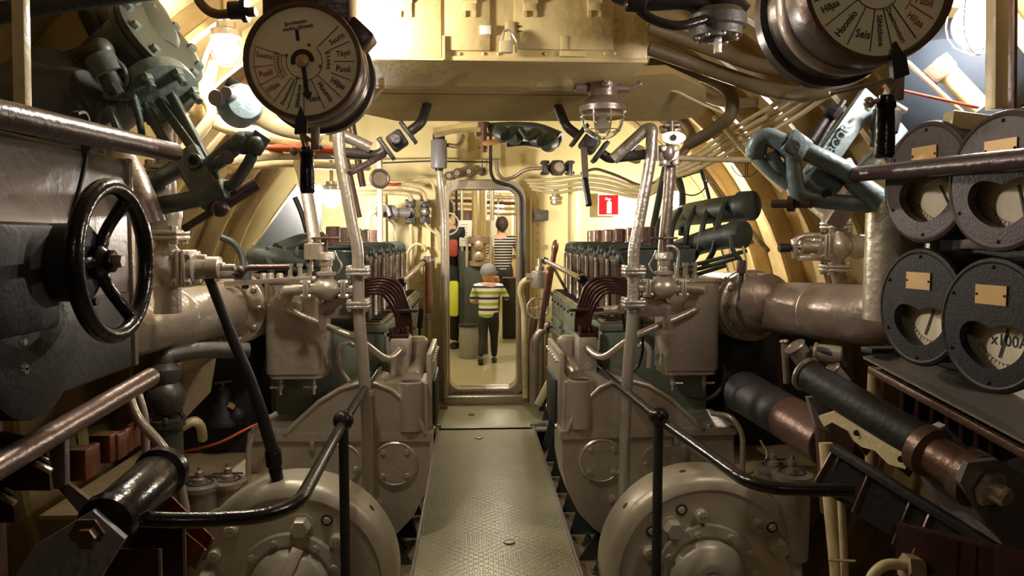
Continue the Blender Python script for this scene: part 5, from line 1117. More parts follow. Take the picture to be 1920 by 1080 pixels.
mb = MB(); mb.lathe([(.034, 0), (.034, .012), (.01, .016)], P(904, 322, 5.89), (0, -1, 0), 24); mb.cyl(P(904, 300, 5.86), P(904, 326, 5.86), .004, seg=8); tag(mb.build('pin_socket', 'brown_steel'), 'dark round socket with a thin upright pin above the door', 'socket')
pipe('black_cable', 'black cable running down the right side of the door frame', [(920, 255, 5.8), (920, 325, 5.8), (928, 341, 5.8), (962, 349, 5.8), (980, 368, 5.8), (981, 480, 5.8), (981, 745, 5.8)], .013, 'rubber', 'cable', .12)
pipe('thin_cable', 'thin black cable running level above the door to the left', [(707, 306, 5.75), (800, 302, 5.8), (918, 304, 5.8)], .006, 'rubber', 'cable', .05)
small_valve(P(1045, 315, 5.6), 1.25, 'iron_dark', 'dark bronze valve on the bulkhead right of the door top')
pipe('steel_pipe', 'steel pipe from the dark bronze valve curving down to the left', [(1022, 315, 5.6), (985, 317, 5.65), (965, 332, 5.7), (945, 338, 5.7), (932, 325, 5.7), (931, 300, 5.7)], .014, 'silver_aged')
t = thing('drain_valve', 'small silver flange fitting hanging below the cream pipes right of the door', 'valve'); c = P(1043, 372, 5.7)
mb = MB(); mb.cyl(c, c+V(0, 0, .09), .018); mb.lathe([(.05, -.012), (.05, .012), (.03, .02), (.03, .035)], c, (0, 0, 1), 20); mb.lathe([(.03, -.05), (.045, -.04), (.045, -.018)], c, (0, 0, 1), 20); mb.build('body', 'silver_bright', t)
t = thing('notice_box', 'small grey box on the bulkhead between door and yellow column', 'box'); c = P(1015, 404, 5.86); mb = MB(); mb.box(c, (.11, .06, .085), bev=.01); mb.build('case', 'grey_plastic', t)
mb = MB(); mb.box(c+V(0, -.032, -.01), (.06, .006, .03), bev=.002); mb.build('front_pad', 'silver_aged', t)
mb = MB(); mb.cyl(P(1023, 463, 5.9), P(1023, 463, 5.85), .02); tag(mb.build('stud', 'cream_wall'), 'cream stud on the bulkhead right of the door', 'stud')
mb = MB(); a = P(1078, 348, 5.6); mb.cyl(V(a.x, 5.6, .1), V(a.x, 5.6, a.z+.02), .052, seg=32); tag(mb.build('round_column', 'cream_wall'), 'thick yellow round column at the far end of the right engine', 'column')
mb = MB(); a = P(712, 300, 5.0); mb.cyl(V(a.x, 5.0, 1.2), V(a.x, 5.0, a.z+.15), .018, seg=20); tag(mb.build('pale_pipe', 'cream_pipe'), 'pale vertical pipe lit by the lamp behind the left engine', 'pipe')
# extinguisher sign
t = thing('extinguisher_sign', 'red square fire extinguisher sign with white symbol over the right engine', 'sign')
c = P(1141, 384, 5.80); w_ = .168
mb = MB(); mb.box(c, (w_, .006, w_), bev=.001); mb.build('white_border', 'sign_white', t)
mb = MB(); mb.box(c+V(.0, -.004, 0), (w_*.90, .004, w_*.90)); mb.build('red_field', 'sign_red', t)
mb = MB(); q = c+V(.004, -.007, -.012); o = .072*.9
mb.prism([q+V(x, 0, z) for x, z in ((-.018, -.055), (.018, -.055), (.018, .028), (.012, .038), (-.012, .038), (-.018, .028))], (0, -.002, 0)); mb.build('cylinder_symbol', 'sign_white', t)
mb = MB(); mb.prism([q+V(x, 0, z) for x, z in ((-.004, .04), (.004, .04), (.004, .048), (.014, .052), (.014, .056), (-.032, .070), (-.033, .066), (-.012, .057), (-.034, .054), (-.034, .050), (-.004, .048))], (0, -.002, 0)); mb.build('handle_symbol', 'sign_white', t)
# cream pipes and cables, right of the door
for k in range(4):
    o = k*9
    pts = [(985+4*k, 338+o*.6, 5.6), (1040, 336+o, 5.55), (1095, 328+o*.9, 5.3), (1140, 332+o, 5.1), (1195, 352+o*.7, 4.8), (1225, 345+o*.7, 4.6), (1255, 318+o*.6, 4.3), (1310, 285+o*1.2, 3.9), (1400, 225+o*1.6, 3.4), (1478, 182+o*1.8, 3.0), (1580, 110+o*1.8, 2.7)]
    pipe('cream_pipe', ('topmost', 'second', 'third', 'lowest')[k]+' of the four cream pipes sweeping from the door up the right hull', pts, (.010, .012, .013, .011)[k], 'cream_pipe', 'pipe', .15)
pipe('dark_cable', 'dark brown cable riding over the cream pipes right of the door', [(1090, 325, 5.25), (1115, 315, 5.15), (1160, 330, 4.95), (1200, 350, 4.8), (1235, 340, 4.5)], .010, 'brown_steel', 'cable', .12)
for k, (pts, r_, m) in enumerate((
    ([(1216, 90, 3.1), (1330, 130, 3.1), (1460, 175, 2.9), (1530, 180, 2.7), (1620, 130, 2.5)], .030, 'pipe_cream_shade'),
    ([(1216, 120, 3.3), (1320, 140, 3.25), (1372, 170, 3.2), (1375, 215, 3.2), (1330, 250, 3.3), (1290, 270, 3.4)], .028, 'pipe_cream_shade'),
    ([(1216, 50, 3.0), (1330, 90, 3.0), (1450, 135, 2.85), (1560, 110, 2.6)], .028, 'pipe_cream_shade'),
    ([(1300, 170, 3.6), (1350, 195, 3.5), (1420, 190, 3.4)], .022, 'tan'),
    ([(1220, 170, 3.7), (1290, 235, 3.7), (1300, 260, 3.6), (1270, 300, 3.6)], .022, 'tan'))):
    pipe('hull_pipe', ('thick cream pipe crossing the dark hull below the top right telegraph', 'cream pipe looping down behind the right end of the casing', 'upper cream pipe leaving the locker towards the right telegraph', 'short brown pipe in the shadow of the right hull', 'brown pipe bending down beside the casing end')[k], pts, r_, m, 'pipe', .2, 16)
pipe('straight_pipe', 'long straight brown pipe running level along the right hull frames', [(1270, 296, 3.3), (1330, 299, 3.3), (1470, 300, 3.2)], .013, 'cream_pipe')
for k, pts in enumerate(([(1280, 330, 4.2), (1315, 318, 4.1), (1410, 455, 3.6)], [(1340, 220, 3.6), (1420, 310, 3.2), (1470, 360, 3.0)], [(1300, 290, 4.4), (1380, 400, 4.0), (1440, 470, 3.7)])):
    pipe('hull_stay', ('slanting', 'upper slanting', 'rear slanting')[k]+' cream rod against the right hull frames', pts, .012, 'cream_hull', 'rod')
pipe('green_rod', 'thin green rod slanting down to the right engine manifold', [(1312, 312, 3.9), (1324, 350, 3.9), (1342, 424, 3.8)], .010, 'dark_green', 'rod')
pipe('green_rod', 'dark green rod behind the right upright pipe, the left one', [(1250, 300, 4.4), (1240, 350, 4.4), (1222, 440, 4.3)], .020, 'dark_green', 'rod')
pipe('green_rod', 'dark green rod behind the right upright pipe, the right one', [(1268, 320, 4.3), (1280, 360, 4.3), (1278, 440, 4.2)], .020, 'dark_green', 'rod')
mb = MB(); mb.torus(P(1297, 335, 3.8), (.1, -1, 0), .085, .0035, 40, 6, PI*.95, PI*2.05); tag(mb.build('wire_loop', 'brass_dark'), 'thin brown wire hanging in a loop by the right upright pipe', 'wire')
t = thing('wire_basket', 'thin black wire cage ring on the right hull', 'basket'); c = P(1398, 305, 3.4)
mb = MB(); mb.torus(c, (0, -1, .1), .066, .002, 32, 6, PI*1., PI*2.); mb.tube([c+V(-.066, 0, 0), c+V(.066, 0, 0)], .002, 6, 0); mb.tube([c+V(.0, 0, 0), c+V(.0, 0, -.066)], .002, 6, 0); mb.tube([c+V(.010, 0, 0), c+V(.010, 0, -.066)], .002, 6, 0); mb.build('hoop', 'black_matte', t)
# cable ledge along each hull side
rnd = random.Random(3)
for s in (-1, 1):
    mb = MB(s); mb.box((1.62, 3.6, .99), (.44, 2.4, .02), bev=.004); tag(mb.build('cable_ledge', 'cream_hull'), 'narrow cream ledge carrying wires along the %s hull' % SN[s], 'ledge')
    for k in range(7):
        x = 1.42+.035*k; pts = [V(x+rnd.uniform(-.012, .012), y, 1.008+rnd.uniform(0, .012)) for y in [2.5+.3*j for j in range(9)]]
        mb = MB(s); mb.tube(pts, .007, 8, .12); tag(mb.build('wire', 'cream_pipe'), 'cream wire along the %s hull ledge, %s from the walkway side' % (SN[s], ('first', 'second', 'third', 'fourth', 'fifth', 'sixth', 'last')[k]), 'wire', 'wires on the %s hull ledge' % SN[s])
# side columns of pipes on the left
for k, (pts, r_, m, lb) in enumerate((
    ([(352, 195, 3.2), (420, 240, 3.2), (560, 262, 3.2), (640, 285, 3.3)], .030, 'cream_pipe', 'thick cream pipe passing behind the small blue valve'),
    ([(470, 205, 2.9), (520, 235, 2.9), (600, 250, 3.0)], .040, 'cream_pipe', 'fat cream pipe below the left telegraph'),
    ([(335, 290, 3.1), (370, 255, 3.1), (400, 215, 3.1), (385, 180, 3.1), (400, 120, 3.2)], .022, 'cream_pipe', 'cream pipe curling up left of the small blue valve'),
    ([(430, 300, 3.0), (500, 290, 3.1), (600, 290, 3.3), (700, 290, 3.6)], .022, 'cream_pipe', 'cream pipe level with the left riser top'),
    ([(455, 276, 3.1), (520, 278, 3.1), (590, 281, 3.2), (650, 283, 3.3)], .014, 'red_paint', 'orange brown pipe below the left telegraph'),
    ([(430, 318, 3.3), (520, 305, 3.5), (600, 310, 3.8), (690, 315, 4.4)], .018, 'cream_pipe', 'lower cream pipe running to the bulkhead on the left'),
    ([(345, 180, 3.0), (372, 195, 3.0), (380, 100, 3.0), (440, 20, 3.0)], .010, 'cream_pipe', 'thin cream cable rising in the glare at the upper left'))):
    pipe('cream_pipe', lb, pts, r_, m, 'pipe', .12, 16)
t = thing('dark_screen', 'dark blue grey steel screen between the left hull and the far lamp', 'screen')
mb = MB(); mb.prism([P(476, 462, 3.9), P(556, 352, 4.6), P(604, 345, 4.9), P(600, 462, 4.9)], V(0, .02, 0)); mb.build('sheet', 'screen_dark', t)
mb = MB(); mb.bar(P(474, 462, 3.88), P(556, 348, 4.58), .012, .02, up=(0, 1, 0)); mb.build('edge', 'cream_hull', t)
pipe('dark_rod', 'dark steel rod leaning in front of the blue grey screen', [(553, 370, 4.0), (566, 400, 4.0), (582, 458, 3.9)], .014, 'black_matte', 'rod')
# left bulkhead fittings
for i, (px, py) in enumerate(((770, 397), (797, 397))):
    t = thing('bulkhead_valve', 'dark double flanged valve on the bulkhead, the %s of the pair left of the door' % ('left', 'right')[i], 'valve'); c = P(px, py, 5.75)
    mb = MB(); mb.cyl(c+V(0, 0, -.06), c+V(0, 0, .06), .03); mb.lathe([(.04, 0), (.04, .05), (.03, .06)], c, (0, -1, 0), 8); mb.build('body', 'iron_dark', t)
    for dz in (-.065, .065): mb = MB(); flange(mb, c+V(0, 0, dz), (0, 0, 1), .036, .014, 4, True, .012); mb.build('flange', 'iron_dark', t)
    mb = MB(); mb.hexb(c+V(0, -.06, 0), (0, -1, 0), .016, .014); mb.build('nut', 'silver', t)
t = thing('pipe_manifold', 'dark grey horizontal manifold left of the bulkhead valves', 'manifold'); mb = MB(); mb.lathe([(.02, 0), (.04, .02), (.04, .10), (.055, .11), (.055, .15), (.035, .16), (.035, .28)], P(705, 397, 5.5), P(770, 400, 5.7)-P(705, 397, 5.5), 20); mb.build('barrel', 'grey_plastic', t)
mb = MB(); mb.tube([P(705, 385, 5.45), P(716, 380, 5.45), P(726, 392, 5.5), P(730, 405, 5.5)], .018, 12, .03); mb.build('lever', 'silver_bright', t)
for k, (pts, r_, m, lb) in enumerate((
    ([(660, 362, 5.2), (740, 361, 5.6), (768, 364, 5.7), (774, 380, 5.75)], .017, 'cream_pipe', 'cream pipe bending down into the left bulkhead valve'),
    ([(660, 350, 5.2), (760, 352, 5.6), (793, 358, 5.7), (800, 378, 5.75)], .017, 'cream_pipe', 'cream pipe bending down into the right bulkhead valve'),
    ([(690, 343, 5.3), (760, 340, 5.6), (805, 335, 5.7), (812, 345, 5.75), (815, 365, 5.8)], .010, 'cream_pipe', 'thin cream pipe along the top of the left bulkhead'),
    ([(715, 343, 5.3), (740, 347, 5.4), (750, 345, 5.5)], .010, 'red_paint', 'short red pipe on the left bulkhead'),
    ([(770, 420, 5.75), (770, 500, 5.78), (772, 640, 5.8)], .014, 'cream_pipe', 'cream pipe dropping from the left bulkhead valve'),
    ([(797, 418, 5.75), (806, 430, 5.75), (824, 442, 5.76), (826, 470, 5.8)], .012, 'cream_pipe', 'cream pipe bending from the right bulkhead valve to the door post'),
    ([(762, 520, 5.75), (763, 470, 5.75), (778, 456, 5.75), (795, 460, 5.75), (797, 470, 5.75)], .011, 'cream_pipe', 'thin cream hooked pipe above the sight glass'),
    ([(690, 425, 5.3), (690, 405, 5.3), (700, 396, 5.3), (712, 398, 5.4)], .020, 'cream_pipe', 'pale elbow pipe behind the caps of the left engine'),
    ([(725, 410, 5.5), (740, 420, 5.6), (742, 450, 5.6)], .008, 'silver', 'small silver pipe under the grey manifold'))):
    pipe('bulkhead_pipe', lb, pts, r_, m, 'pipe', .06, 12)
t = thing('sight_glass', 'brown upright sight glass with metal ends left of the door', 'gauge'); a = P(802, 490, 5.72); b = P(803, 590, 5.72)
mb = MB(); mb.cyl(a, b, .022, seg=16); mb.build('tube', 'wood', t)
mb = MB(); mb.cyl(a+V(0, 0, -.01), a+V(0, 0, .04), .032, bev=.004); mb.cyl(b+V(0, 0, -.04), b+V(0, 0, .01), .032, bev=.004); mb.box(a+V(0, -.01, .01), (.11, .02, .02), bev=.003); mb.each('end_fitting', 'silver_dark', t)
mb = MB()
for s_ in (-1, 1): mb.cyl(a+V(s_*.032, 0, .02), b+V(s_*.032, 0, -.02), .005, seg=8)
mb.each('guard_rod', 'silver', t)
mb = MB(); mb.cyl(P(790, 578, 5.0), P(787, 615, 5.0), .017, .02, seg=12); mb.cyl(P(787, 615, 5.0), P(786, 640, 5.0), .009, seg=10); tag(mb.build('hand_lever', 'black_gloss'), 'small black hand lever by the sight glass left of the door', 'lever')
t = thing('floor_valve', 'dark elbow fitting low beside the left door post', 'valve'); mb = MB(); mb.tube([P(795, 740, 5.6), P(797, 700, 5.6), P(800, 690, 5.6), P(812, 692, 5.6), P(815, 710, 5.6)], .03, 14, .05); mb.build('elbow', 'silver_dark', t)
mb = MB(); mb.box(P(803, 655, 5.7), (.12, .05, .08), bev=.01); mb.build('block', 'dark_green', t)
mb = MB(); mb.box(P(798, 700, 5.78), (.19, .03, .42), bev=.004); tag(mb.build('kick_plate', 'grey_plastic'), 'dark grey plate on the bulkhead foot left of the door', 'plate')
# control rods over the crankcases
for s in (-1, 1):
    t = thing('control_rod', 'silver control rod with black ball ends along the top of the %s crankcase' % SN[s], 'rod'); a = PP(s, *((1022, 489) if s > 0 else (794, 492)), 5.0); b = PP(s, *((1092, 524) if s > 0 else (752, 530)), 3.9)
    mb = MB(s); mb.cyl(a, b, .015, seg=16); mb.build('rod', 'rod_steel', t)
    for q, r_ in ((a, .024), (b, .028)): mb = MB(s); mb.lathe([(r_*.8, -.03), (r_, -.015), (r_, .015), (r_*.8, .03)], q, b-a, 20); mb.build('ball_end', 'black_gloss', t)
    mb = MB(s); mb.bar(b+V(0, 0, 0), b+V(.06, .05, -.13), .02, .02, bev=.004); mb.build('support_arm', 'black_gloss', t)
# wooden grip levers, right
for i, (x0, y0, x1, y1, d_) in enumerate(((1043, 450, 1028, 545, 5.1), (1030, 500, 1018, 590, 4.9))):
    t = thing('grip_lever', ('tall', 'lower')[i]+' control lever with red brown wooden grip right of the door', 'lever'); a, b = P(x0, y0, d_), P(x1, y1, d_)
    mb = MB(); mb.lathe([(.012, 0), (.022, .02), (.024, .06), (.015, .12), (.017, .16)], a, b-a, 16); mb.build('wooden_grip', 'wood', t)
    mb = MB(); mb.bar(a+(b-a)*.3, b+(b-a)*.3, .035, .02, up=(0, -1, 0)); mb.build('shank', 'brown_steel', t)
mb = MB(); mb.bar(P(1040, 505, 5.0), P(1062, 545, 4.7), .014, .02); tag(mb.build('link_bar', 'black_gloss'), 'thin black link bar behind the right control rod', 'bar')
t = thing('pressure_valve', 'silver valve with upright spindle at the right door post', 'valve'); c = P(1012, 520, 5.4)
mb = MB(); mb.lathe([(.05, -.08), (.06, -.06), (.06, .04), (.035, .05), (.035, .08), (.02, .085), (.02, .14)], c, (0, 0, 1), 20); mb.cyl(c, c+V(-.1, 0, 0), .03); mb.build('body', 'silver_bright', t)
mb = MB(); mb.tube([P(998, 522, 5.4), P(980, 528, 5.4), P(975, 545, 5.45), P(983, 580, 5.5), P(985, 745, 5.6)], .024, 14, .06); mb.build('feed_pipe', 'cream_pipe', t)
mb = MB(); wheel(mb, P(1008, 578, 5.4), (0, -1, 0), .075, .008, 4); tag(mb.build('small_handwheel', 'silver'), 'small silver handwheel low beside the right door post', 'handwheel')
for k in range(5):
    x = 990+9*k
    pipe('cable_riser', ('first', 'second', 'third', 'fourth', 'fifth')[k]+' upright pipe right of the door counted from the door frame', [(x, 755, 5.7-.02*k), (x, 640-8*k, 5.7-.02*k), (x+6, 590+4*k, 5.6)], .014+.003*(k % 2), ('silver_aged', 'brown_steel', 'cream_pipe', 'silver_dark', 'silver_aged')[k], 'pipe')
pipe('pump_pipe', 'thick silver elbow pipe low right of the door', [(1001, 760, 5.2), (1003, 640, 5.2), (1012, 622, 5.2), (1030, 612, 5.2)], .032, 'silver_aged', 'pipe', .08, 18)
t = thing('steel_bracket', 'pale flat bracket slanting to the walkway right of the door', 'bracket'); mb = MB(); mb.bar(P(1032, 712, 5.0), P(1008, 760, 5.0), .05, .01, up=(0, -1, 0)); mb.build('bar', 'cream_pipe', t)
# overhead gear over the door
t = thing('overhead_gear', 'dark green overhead gear with shafts and forks above the door', 'gear')
mb = MB(); mb.tube([P(920, 240, 5.0), P(960, 238, 4.9), P(1010, 240, 4.8), P(1052, 258, 4.7)], .035, 16, .08); mb.build('shaft_housing', 'dark_green', t)
for i, (px, py, r_, l_) in enumerate(((935, 245, .05, .10), (968, 250, .06, .09), (1000, 252, .055, .12), (1032, 262, .06, .10))):
    mb = MB(); c = P(px, py, 4.7); mb.lathe([(r_*.8, 0), (r_, .02), (r_, l_*.6), (r_*.6, l_)], c, (.3*(-1)**i, -.7, -.4), 16); mb.build('lever_boss', 'dark_green', t)
mb = MB(); mb.tube([P(950, 272, 4.7), P(985, 268, 4.7), P(1020, 275, 4.7), P(1045, 265, 4.7)], .014, 10, .05); mb.tube([P(1045, 250, 4.7), P(1050, 268, 4.7), P(1025, 280, 4.7)], .02, 10, .05); mb.tube([P(975, 240, 4.6), P(990, 262, 4.6), P(1010, 250, 4.6)], .018, 10, .03); mb.build('fork', 'dark_green', t)
t = thing('hand_cock', 'wall cock with a pale wooden grip above the door', 'cock'); a = P(905, 269, 4.9); b = P(935, 265, 4.9)
mb = MB(); mb.lathe([(.012, 0), (.018, .02), (.018, .10), (.012, .12)], a, b-a, 16); mb.build('grip', 'wood_pale', t)
mb = MB(); mb.cyl(b, P(955, 262, 4.9), .014); mb.cyl(P(907, 232, 4.95), P(907, 285, 4.95), .022); mb.cyl(P(893, 252, 4.95), P(925, 252, 4.95), .014); mb.lathe([(.04, 0), (.04, .03)], P(907, 238, 4.95), (0, 0, 1), 16); mb.cyl(P(897, 277, 4.95), P(914, 277, 4.95), .007, seg=8); mb.build('cock_body', 'brown_steel', t)
mb = MB(); a_ = [P(812, 240, 5.3), P(850, 233, 5.3), P(905, 228, 5.3), P(905, 236, 5.3), P(850, 241, 5.3), P(812, 250, 5.3)]; mb.prism(a_, (0, .25, 0)); tag(mb.build('curved_bracket', 'cream'), 'cream curved bracket edge above the grey cable box', 'bracket')
# ---------------------------------------------------------------- valves at the riser tops
for s in (-1, 1):
    d_ = 3.05; c = PP(s, *((1105, 270) if s > 0 else (745, 264)), d_); n = SN[s]
    t = thing('change_over_valve', 'dark steel changeover valve under the casing at the %s riser top' % n, 'valve'); a = V(-.75, 0, .55).normalized()
    mb = MB(s); mb.box(c, (.07, .07, .07), (0, .6, 0), bev=.012); mb.lathe([(.022, .03), (.022, .06), (.018, .065)], c, (0, -1, 0), 20); mb.build('body', 'iron_dark', t)
    for k in (-1, 1):
        mb = MB(s); q = c+a*.055*k; M = Matrix((a, V(0, 1, 0), a.cross(V(0, 1, 0)))).transposed(); mb.box(q, (.018, .075, .10), M, .004); mb.build('flange', 'iron_dark', t)
    mb = MB(s); mb.tube([c+a*.06, c+a*.12, c+a*.15+V(0, .12, .10)], .020, 12, .03); mb.tube([c-a*.06, c-a*.10, V(.60, 3.0, 1.62)], .020, 12, .03); mb.each('pipe_end', 'iron_dark', t)
    if s > 0:
        mb = MB(s); mb.bar(c+V(-.03, -.05, -.02), P(1098, 340, 2.9), .026, .008, up=(0, -1, 0)); mb.build('lever_blade', 'silver_aged', t)
        mb = MB(s); mb.tube([P(1096, 335, 2.89), P(1104, 385, 2.85)], .013, 14, 0); mb.build('lever_grip', 'black_gloss', t)
    else:
        mb = MB(s); mb.bar(PL(720, 290, 3.0), PL(655, 325, 2.9), .03, .02); mb.build('lever_grip', 'purple_brown', t)
t = thing('flanged_pipe', 'upright steel pipe with oval and square flanges right of the right riser', 'pipe')
c = P(1255, 300, 3.1); mb = MB(); mb.tube([P(1257, 308, 3.1), P(1252, 380, 3.1), P(1243, 470, 3.1), P(1243, 520, 3.1)], .0235, 18, .1); mb.build('pipe_run', 'silver_aged', t)
mb = MB(); mb.box(P(1254, 292, 3.07), (.085, .02, .085), bev=.004); mb.sph(P(1254, 285, 3.06), .026, (1, .8, 1.4)); mb.build('square_flange', 'silver', t)
mb = MB()
for dx in (-1, 1):
    for dz in (-1, 1): mb.lathe([(.014, 0), (.014, .014), (.008, .016)], P(1254+dx*11, 292+dz*13, 3.06), (0, -1, 0), 12)
mb.each('flange_bolt', 'silver_bright', t)
mb = MB(); q = P(1261, 259, 3.05); mb.prism([q+V(.052*math.cos(a*PI/12), 0, .026*math.sin(a*PI/12)) for a in range(24)], (0, -.012, 0)); mb.build('oval_flange', 'silver', t)
mb = MB(); mb.lathe([(.013, 0), (.013, .002)], q+V(0, -.012, 0), (0, -1, 0), 16); mb.build('bore', 'black_matte', t)
mb = MB(); mb.cyl(q+V(0, .02, .03), q+V(0, .02, .07), .014); mb.cyl(q+V(-.03, .02, .055), q+V(.03, .02, .055), .012); mb.box(q+V(0, .04, .04), (.09, .03, .03), bev=.005); mb.cyl(q+V(-.06, .02, -.03), q+V(-.06, .02, -.09), .016); mb.each('top_cock', 'silver_dark', t)
t = thing('flanged_pipe', 'upright steel pipe left of the left riser ending in a collar', 'pipe')
mb = MB(); mb.tube([P(560, 306, 3.3), P(570, 330, 3.2), P(582, 400, 3.1), P(591, 460, 3.0)], .025, 18, .1); mb.build('pipe_run', 'silver_bright', t)
mb = MB(); mb.lathe([(.045, 0), (.045, .06), (.03, .065)], P(592, 486, 3.0), (0, 0, 1), 24); mb.build('collar', 'silver', t)
for i, (a, b) in enumerate(((( 648, 300, 3.6), (672, 408, 3.6)), ((640, 120, 3.9), (680, 350, 3.9)))):
    pipe('brown_post', ('brown slanting post behind the left riser', 'second brown post farther behind the left riser')[i], [a, b], .018, 'brown_steel', 'post')
t = thing('reflector', 'round glass faced reflector hung behind the left riser', 'lamp'); c = P(712, 335, 4.4); mb = MB(); mb.torus(c, (.3, -1, .1), .05, .010, 28, 8); mb.build('rim', 'silver_aged', t)
mb = MB(); mb.lathe([(.048, 0), (.045, -.03)], c, (.3, -1, .1), 24); mb.build('bowl', 'silver_bright', t)
t = thing('junction_box', 'small cream junction box with a dark lid on the right hull above the risers', 'box'); mb = MB(); mb.box(P(1190, 288, 3.8), (.07, .06, .09), (0, .3, .2), bev=.008); mb.build('case', 'cream_pipe', t)
mb = MB(); mb.box(P(1183, 290, 3.75), (.03, .012, .06), (0, .3, .2), bev=.003); mb.build('lid', 'dark_green', t)
# green manifolds
t = thing('exhaust_manifold', 'twin dark green manifold pipes with capped ends above the right engine', 'manifold')
mb = MB(); mb.tube([P(1398, 388, 3.3), P(1340, 395, 3.5), P(1290, 402, 4.0), P(1250, 420, 4.8)], .060, 24, .1); mb.build('upper_pipe', 'dark_green', t)
mb = MB(); mb.tube([P(1380, 440, 3.2), P(1330, 450, 3.45), P(1270, 470, 3.9)], .055, 24, .1); mb.build('lower_pipe', 'dark_green', t)
for c, r_ in ((P(1400, 386, 3.27), .066), (P(1384, 440, 3.17), .06)): mb = MB(); mb.lathe([(r_*.9, -.04), (r_, -.03), (r_, .03), (r_*.8, .035)], c, (.5, -.8, 0), 24); mb.build('end_cap', 'dark_green', t)
for k in range(5):
    o = 28*k; mb = MB(); mb.tube([P(1360-o, 380+4*k, 3.35+.15*k), P(1345-o, 420, 3.3+.15*k), P(1340-o, 470, 3.3+.15*k), P(1320-o, 500, 3.4+.15*k)], .013, 10, .08); mb.build('branch_pipe', 'dark_green', t)
for k in range(3): mb = MB(); mb.tube([P(1400-20*k, 470+14*k, 3.1), P(1330-10*k, 490+12*k, 3.2), P(1260, 505+10*k, 3.35)], .009, 8, .05); mb.build('control_shaft', 'dark_green', t)
t = thing('grease_line', 'green to bronze flexible line hanging from the right manifold to the flange', 'pipe')
mb = MB(); mb.tube([P(1372, 440, 3.1), P(1372, 470, 3.1), P(1392, 490, 3.1), P(1390, 520, 3.1), P(1388, 570, 3.1)], .010, 10, .05); mb.build('line', 'dark_green', t)
mb = MB(); mb.cyl(P(1390, 488, 3.09), P(1389, 512, 3.09), .018); mb.build('coupling', 'brass_dark', t)
pipe('cream_wire', 'cream wire hanging beside the right manifold', [(1393, 462, 3.1), (1400, 490, 3.1), (1396, 530, 3.15)], .005, 'cream_pipe', 'wire')
t = thing('air_bottle', 'dark green pipework with a bottle shaped vessel outboard of the left engine', 'pipework')
mb = MB(); mb.lathe([(.02, 0), (.045, .03), (.05, .10), (.045, .16), (.02, .20), (.015, .24)], P(462, 478, 3.2), V(.9, .3, -.15), 24); mb.build('vessel', 'dark_green', t)
for pts, r_ in (([(415, 445, 3.1), (440, 455, 3.1), (455, 480, 3.1), (460, 540, 3.05)], .014), ([(500, 485, 3.1), (508, 500, 3.1), (512, 535, 3.1)], .014), ([(520, 468, 3.4), (560, 452, 3.5), (600, 445, 3.7)], .032), ([(498, 466, 3.2), (540, 490, 3.25), (600, 500, 3.3)], .012), ([(500, 480, 3.2), (560, 510, 3.25), (610, 515, 3.3)], .012), ([(530, 460, 3.3), (538, 485, 3.3), (540, 530, 3.2)], .010)):
    mb = MB(); mb.tube([P(*q) for q in pts], r_, 12, .05); mb.build('branch_pipe', 'dark_green', t)
mb = MB(); mb.cyl(P(461, 505, 3.05), P(460, 528, 3.05), .022); mb.build('union', 'valve_green', t)
for k in range(3): mb = MB(); mb.torus(P(535+22*k, 478, 3.3+.05*k), (1, .2, 0), .03, .008, 20, 8); mb.build('pipe_ring', 'dark_green', t)
t = thing('clamp_plate', 'silver brown clamp bar with bolts lying across the top of the left oil tank', 'plate')
mb = MB(); mb.bar(P(425, 532, 3.05), P(590, 522, 3.0), .05, .02); mb.build('bar', 'silver_aged', t)
for px in (494, 507, 525, 574): mb = MB(); mb.hexb(P(px, 526, 3.03), (0, 0, 1), .014, .03); mb.build('nut', 'silver_bright', t)
t = thing('mushroom_head', 'bronze mushroom cover beside the right exhaust flange', 'cover'); mb = MB(); mb.lathe([(.09, -.03), (.11, 0), (.09, .06), (.03, .09)], P(1432, 560, 3.0), (.2, -.9, .3), 32); mb.build('dome', 'silver_aged', t)
mb = MB(); mb.hexb(P(1416, 532, 3.0), (0, 0, 1), .014, .03); mb.cyl(P(1416, 528, 3.0), P(1416, 512, 3.0), .006, seg=8); mb.build('stud', 'silver_dark', t)

pipe('hook_pipe', 'small silver hooked pipe between the left oil tank and the riser', [(655, 715, 3.2), (637, 690, 3.2), (634, 655, 3.2), (650, 640, 3.2), (662, 648, 3.25)], .010, 'silver', 'pipe', .04)
pipe('hook_pipe', 'small silver hooked pipe between the right oil tank and the riser', [(1216, 690, 3.2), (1218, 655, 3.2), (1207, 642, 3.2), (1198, 650, 3.25)], .010, 'silver', 'pipe', .04)
pipe('hose_loop', 'dark hose looping under the right oil tank cocks', [(1290, 742, 3.2), (1325, 750, 3.2), (1350, 735, 3.2), (1362, 700, 3.2), (1352, 680, 3.25)], .010, 'iron_dark', 'hose', .06)
pipe('black_tube', 'thin black tube pair bending down beside the right riser', [(1203, 600, 3.1), (1206, 660, 3.1), (1196, 690, 3.1), (1180, 700, 3.1)], .006, 'black_gloss', 'tube', .04)
pipe('return_pipe', 'short silver pipe joining the right engine head to the riser flange', [(1095, 590, 3.7), (1130, 582, 3.5), (1165, 580, 3.2)], .020, 'silver_aged', 'pipe', .04)
